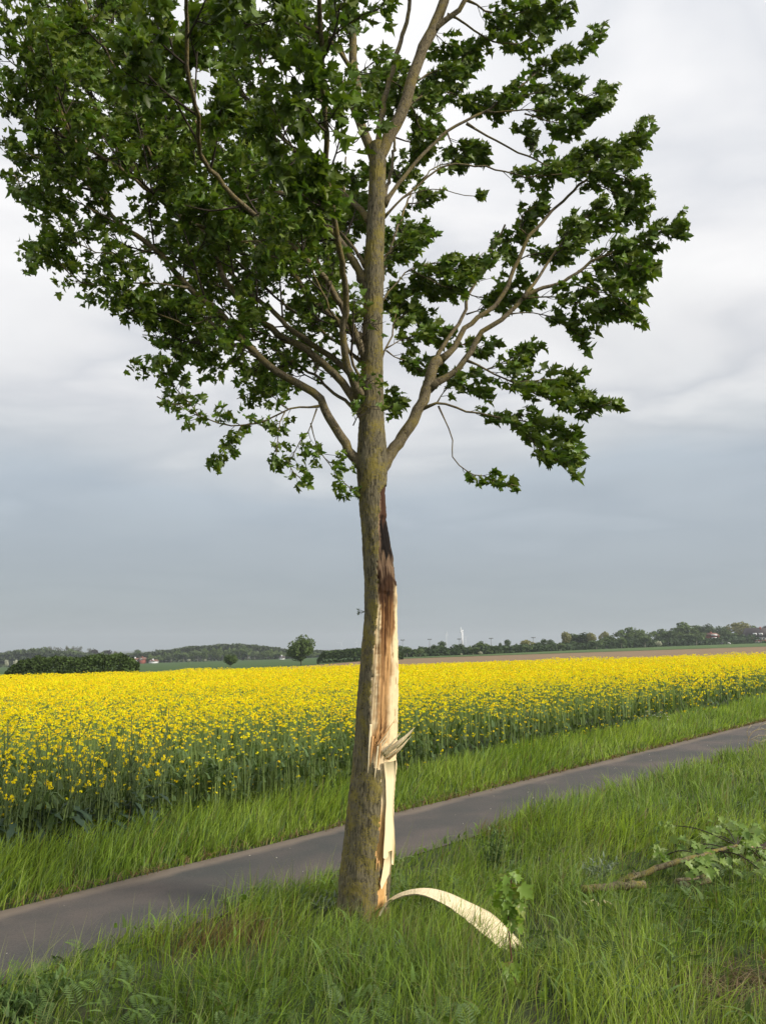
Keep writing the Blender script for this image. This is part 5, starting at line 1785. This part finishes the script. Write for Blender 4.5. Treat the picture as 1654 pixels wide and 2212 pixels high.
def house(name, label, x0, x1, ybase, yeave, yridge, D, depth, wallm, roofm, wins, ridge='x', dormers=()):
    """box walls, a pitched roof, each window with frame and pane"""
    a, b = at(x0, ybase, D), at(x1, ybase, D)
    z0 = min(gz(a[0], D), a[2]) - .5
    ze, zr = at(x0, yeave, D)[2], at(x0, yridge, D)[2]
    o = thing(name, label, 'house', (a[0], D, z0))
    Wd = b[0] - a[0]
    mb = MB(); mb.box((0, 0, 0), (Wd, depth, ze - z0)); mb.build('wall', wallm, o)
    e, zr_, ze_ = .35, zr - z0, ze - z0
    mb = MB()
    if ridge == 'x':
        V = [(-e, -e, ze_ - .1), (Wd + e, -e, ze_ - .1), (Wd + e, depth / 2, zr_), (-e, depth / 2, zr_), (-e, depth + e, ze_ - .1), (Wd + e, depth + e, ze_ - .1)]
        mb.add(V, [(0, 1, 2, 3), (3, 2, 5, 4), (0, 4, 5, 1)], [(0, 3, 4), (1, 5, 2)])
    else:
        V = [(-e, -e, ze_ - .1), (-e, depth, ze_ - .1), (Wd / 2, depth, zr_), (Wd / 2, -e, zr_), (Wd + e, -e, ze_ - .1), (Wd + e, depth, ze_ - .1)]
        mb.add(V, [(0, 1, 2, 3), (3, 2, 5, 4), (0, 4, 5, 1)], [(0, 3, 4), (1, 5, 2)])
    rf = mb.build('roof', roofm, o)
    ch = MB(); ch.box((Wd * .3, depth * .4, zr_ - .9), (Wd * .3 + .6, depth * .4 + .6, zr_ + .5)); ch.build('chimney', wallm, rf)
    for (wx0, wy0, wx1, wy1) in wins:
        p, q = at(wx0, wy1, D) - np.array([a[0], D, z0]), at(wx1, wy0, D) - np.array([a[0], D, z0])
        f = MB(); f.box((p[0], -.06, p[2]), (q[0], .02, q[2])); fr_ = f.build('window', M_WHITE, o)
        t = .14
        f = MB(); f.box((p[0] + t, -.075, p[2] + t), ((p[0] + q[0]) / 2 - .04, -.055, q[2] - t)); f.build('pane', M_GLASS, fr_)
        f = MB(); f.box(((p[0] + q[0]) / 2 + .04, -.075, p[2] + t), (q[0] - t, -.055, q[2] - t)); f.build('pane', M_GLASS, fr_)
    for (wx0, wy0, wx1, wy1) in dormers:
        p, q = at(wx0, wy1, D) - np.array([a[0], D, z0]), at(wx1, wy0, D) - np.array([a[0], D, z0])
        f = MB(); f.box((p[0], .4, p[2]), (q[0], depth * .5, q[2])); fr_ = f.build('dormer', M_WHITE, rf)
        f = MB(); f.box((p[0] + .25, .37, p[2] + .2), (q[0] - .25, .39, q[2] - .25)); f.build('dormer_pane', M_GLASS, rf)
    return o


e3 = lambda cx, cy: (1350 + .1838 * cx, 1317.5 + .1838 * cy)


def rect3(a, b, c, d):
    x0, y0 = e3(a, b); x1, y1 = e3(c, d)
    return (x0, y0, x1, y1)


house('brick_house', 'long red brick house with dark roof and two white dormers', 1622, 1720, 1394, 1375.5, 1356, 356, 9, M_BRICK, M_ROOF,
      [rect3(1505, 320, 1558, 352), rect3(1565, 320, 1602, 352), rect3(1608, 320, 1648, 352), rect3(1660, 320, 1700, 352), rect3(1520, 374, 1608, 390), rect3(1640, 374, 1690, 390)],
      'x', [rect3(1513, 272, 1545, 296), rect3(1584, 272, 1616, 296)])
hs = house('brick_house', 'small red brick house with white balcony front between the trees', 1536, 1554, 1397, 1373, 1367, 345, 7, M_BRICK, M_REDROOF, [rect3(1125, 350, 1142, 372), rect3(1122, 395, 1148, 418)])
p = at(*e3(1020, 350), 344) ; q = at(*e3(1072, 302), 344)
mb = MB(); lx = np.array(hs.location)
mb.box((p[0] - lx[0], -1.6, p[2] - lx[2]), (q[0] - lx[0], -.02, p[2] - lx[2] + 1.0)); mb.build('balcony', M_WHITE, hs)
mb = MB(); mb.box((p[0] - lx[0], -1.5, q[2] - lx[2]), (q[0] - lx[0], -.03, q[2] - lx[2] + .5)); mb.build('balcony_roof', M_WHITE, hs)
mb = MB(); mb.box((p[0] - lx[0] + .1, -.3, p[2] - lx[2] - 3), (q[0] - lx[0], -.04, p[2] - lx[2] - .6)); mb.build('porch', M_WHITE, hs)
for (x0, x1, yr, ye, yb, lab, wm) in ((284, 295, 1418.5, 1422, 1431, 'low red roofed farmhouse at the end of the hedge', M_WHITE), (300, 310, 1417, 1421, 1431, 'taller red roofed farm building beside the low farmhouse', M_BRICK),
                                      (322, 336, 1422, 1425, 1431, 'long red roofed barn at the foot of the wood', M_WHITE)):
    house('farmhouse', lab, x0, x1, yb, ye + 3, yr + 3, 425, 6, wm, M_REDROOF, [(x0 + 2, ye + 2, x0 + 4.5, ye + 5), (x1 - 5, ye + 2, x1 - 2.5, ye + 5)])
house('white_house', 'white house front half hidden by trees beside the lone round tree', 603, 612, 1430, 1421, 1417, 420, 6, M_WHITE, M_ROOF, [(604.5, 1420.5, 606.5, 1423), (608.5, 1420.5, 610.5, 1423)])


def turbine(x, yhub, D, blade, rot, lab, yaw=0.0):
    b = land(x, D)
    hub = at(x, yhub, D)[2] - b[2]
    o = thing('wind_turbine', lab, 'wind turbine', b, yaw, 'wind turbines on the horizon')
    k = hub / 90
    mb = MB(); mb.tube([(0, 0, 0), (0, 0, hub * .5), (0, 0, hub)], [2.6 * k, 2.0 * k, 1.3 * k], 10); mb.build('tower', M_WHITE, o, smooth=True)
    mb = MB(); mb.tube([(0, -5 * k, hub), (0, -3 * k, hub), (0, 5 * k, hub), (0, 7 * k, hub)], [.6 * k, 2.2 * k, 2.2 * k, 1.2 * k], 8); mb.build('nacelle', M_WHITE, o, smooth=True)
    for j in range(3):
        a = rot + j * 2.0944
        d = np.array([math.sin(a), 0, math.cos(a)]); c = np.array([0, -4.6 * k, hub])
        s = np.cross(d, [0, 1, 0])
        mb = MB()
        t = np.array([0, .12, .3, .7, 1.0]); ww = np.array([.5, 1.6, 1.5, .8, .2]) * k
        V = np.concatenate([c + d * (t * blade)[:, None] - s * ww[:, None], c + d * (t * blade)[:, None] + s * ww[:, None], c + d * (t * blade)[:, None] + np.array([0, .6 * k, 0])])
        Q = [(r * 5 + i, r * 5 + i + 1, ((r + 1) % 3) * 5 + i + 1, ((r + 1) % 3) * 5 + i) for r in range(3) for i in range(4)]
        mb.add(V, Q); mb.build('rotor_blade', M_WHITE, o)


for x, y, D, L, r_, lab, yw in ((964, 1369, 1500, 9, .2, 'small white wind turbine beside the tallest one', .9), (1005.5, 1377, 1600, 10, 1.0, 'white wind turbine just lower than the tall mast', .2),
                                (770, 1387, 2100, 14, .1, 'pale wind turbine behind the broken trunk', .5), (737, 1389, 3000, 18, .6, 'faint hazy wind turbine farthest across the plain', .3),
                                (1084, 1384, 2600, 14, .4, 'faint wind turbine tower behind the tree row', .4)):
    turbine(x, y, D, L * D / 1685.0 * .75, r_, lab, yw)
b = land(998, 1300)
o = thing('wind_turbine', 'tallest white wind turbine with rotor turned edge on', 'wind turbine', b, 0, 'wind turbines on the horizon')
hub = at(998, 1363, 1300)[2] - b[2]; tip = at(998, 1354, 1300)[2] - b[2]
mb = MB(); mb.tube([(0, 0, 0), (0, 0, hub)], [2.2, 1.6], 10); mb.build('tower', M_WHITE, o)
mb = MB(); mb.tube([(-2.2, 0, hub), (2.2, 0, hub)], [1.8, 1.8], 8); mb.build('nacelle', M_WHITE, o)
for a in (0, 2.0944, 4.1888):
    d = np.array([0, math.sin(a), math.cos(a)]) * (tip - hub)
    c = np.array([-2.0, 0, hub])
    mb = MB(); mb.tube([c, c + d * .15, c + d * .5, c + d], [.5, 1.3, .9, .15], 6); mb.build('rotor_blade', M_WHITE, o)

for i, (cx, cy) in enumerate(((55, 222), (348, 215), (670, 211), (1015, 205), (1475, 196))):
    x, y = e2(cx, cy)
    D = 262.0
    b = land(x, D); hh = at(x, y, D)[2] - b[2]
    o = thing('floodlight_mast', 'slim grey floodlight mast rising behind the tree row', 'mast', b, 0, 'floodlight masts behind the trees')
    mb = MB(); mb.tube([(0, 0, 0), (0, 0, hh)], [.14, .07], 6); mb.build('pole', M_STEEL, o)
    mb = MB(); mb.box((-.7, -.08, hh - .05), (.7, .08, hh + .07)); mb.build('crossbar', M_STEEL, o)
    for dx in (-.5, 0, .5):
        mb = MB(); mb.box((dx - .16, -.3, hh + .08), (dx + .16, .05, hh + .3)); mb.build('lamp_head', M_STEEL, o)


def car(x, D, colr, label, L=4.2, hgt=1.45, size=.5):
    b = land(x, D)
    o = thing('parked_car', label, 'car', b + np.array([0, 0, .3]), .05)
    o.scale = (size,) * 3
    m = mat_plain('car_paint', colr, .35, .03)
    n = 13
    xs = np.array([-.5, -.49, -.40, -.30, -.17, -.02, .14, .24, .33, .44, .49, .5, .5]) * L
    zt = np.array([.55, .85, .95, 1.36, 1.45, 1.45, 1.38, 1.1, .95, .86, .72, .5, .4]) * hgt / 1.45
    V = []
    for s_w in (-.82, .82):
        for i in range(n):
            V += [(xs[i], s_w, .28), (xs[i], s_w * (.9 if zt[i] > 1 else 1), zt[i])]
    Q = []
    for i in range(n - 1):
        Q += [(2 * i, 2 * i + 2, 2 * i + 3, 2 * i + 1), (2 * n + 2 * i, 2 * n + 2 * i + 1, 2 * n + 2 * i + 3, 2 * n + 2 * i + 2), (2 * i + 1, 2 * i + 3, 2 * n + 2 * i + 3, 2 * n + 2 * i + 1)]
    mb = MB(); mb.add(V, Q); mb.build('body', m, o)
    mb = MB(); mb.box((-.28 * L, -.80, .95), (.18 * L, -.79, 1.3)); mb.build('side_window', M_GLASS, o)
    for wx in (-.31, .31):
        for sy in (-1, 1):
            mb = MB(); mb.tube([(wx * L, sy * .70, .31), (wx * L, sy * .86, .31)], .31, 12); mb.build('wheel', M_GLASS, o)


car(e3(1142, 425)[0], 336, (.03, .035, .04), 'dark car parked beside the small brick house')
car(e3(1219, 408)[0], 337, (.7, .7, .7), 'white van parked beside the hedge and the brick houses', 4.4, 1.9, .34)

# ------------------------------------------------------------------ air
def haze():
    m, t, out = mat_new('haze')
    v = nd(t, 'ShaderNodeVolumePrincipled')
    v.inputs['Color'].default_value = (.80, .86, .93, 1)
    v.inputs['Density'].default_value = .00032
    v.inputs['Anisotropy'].default_value = .2
    t.links.new(v.outputs[0], out.inputs['Volume'])
    mb = MB()
    mb.box((-3300, -300, -45), (3300, 3400, 62))
    o = mb.build('haze', m)
    tag(o, 'thin grey blue haze in the air over the fields', kind='stuff')


haze()
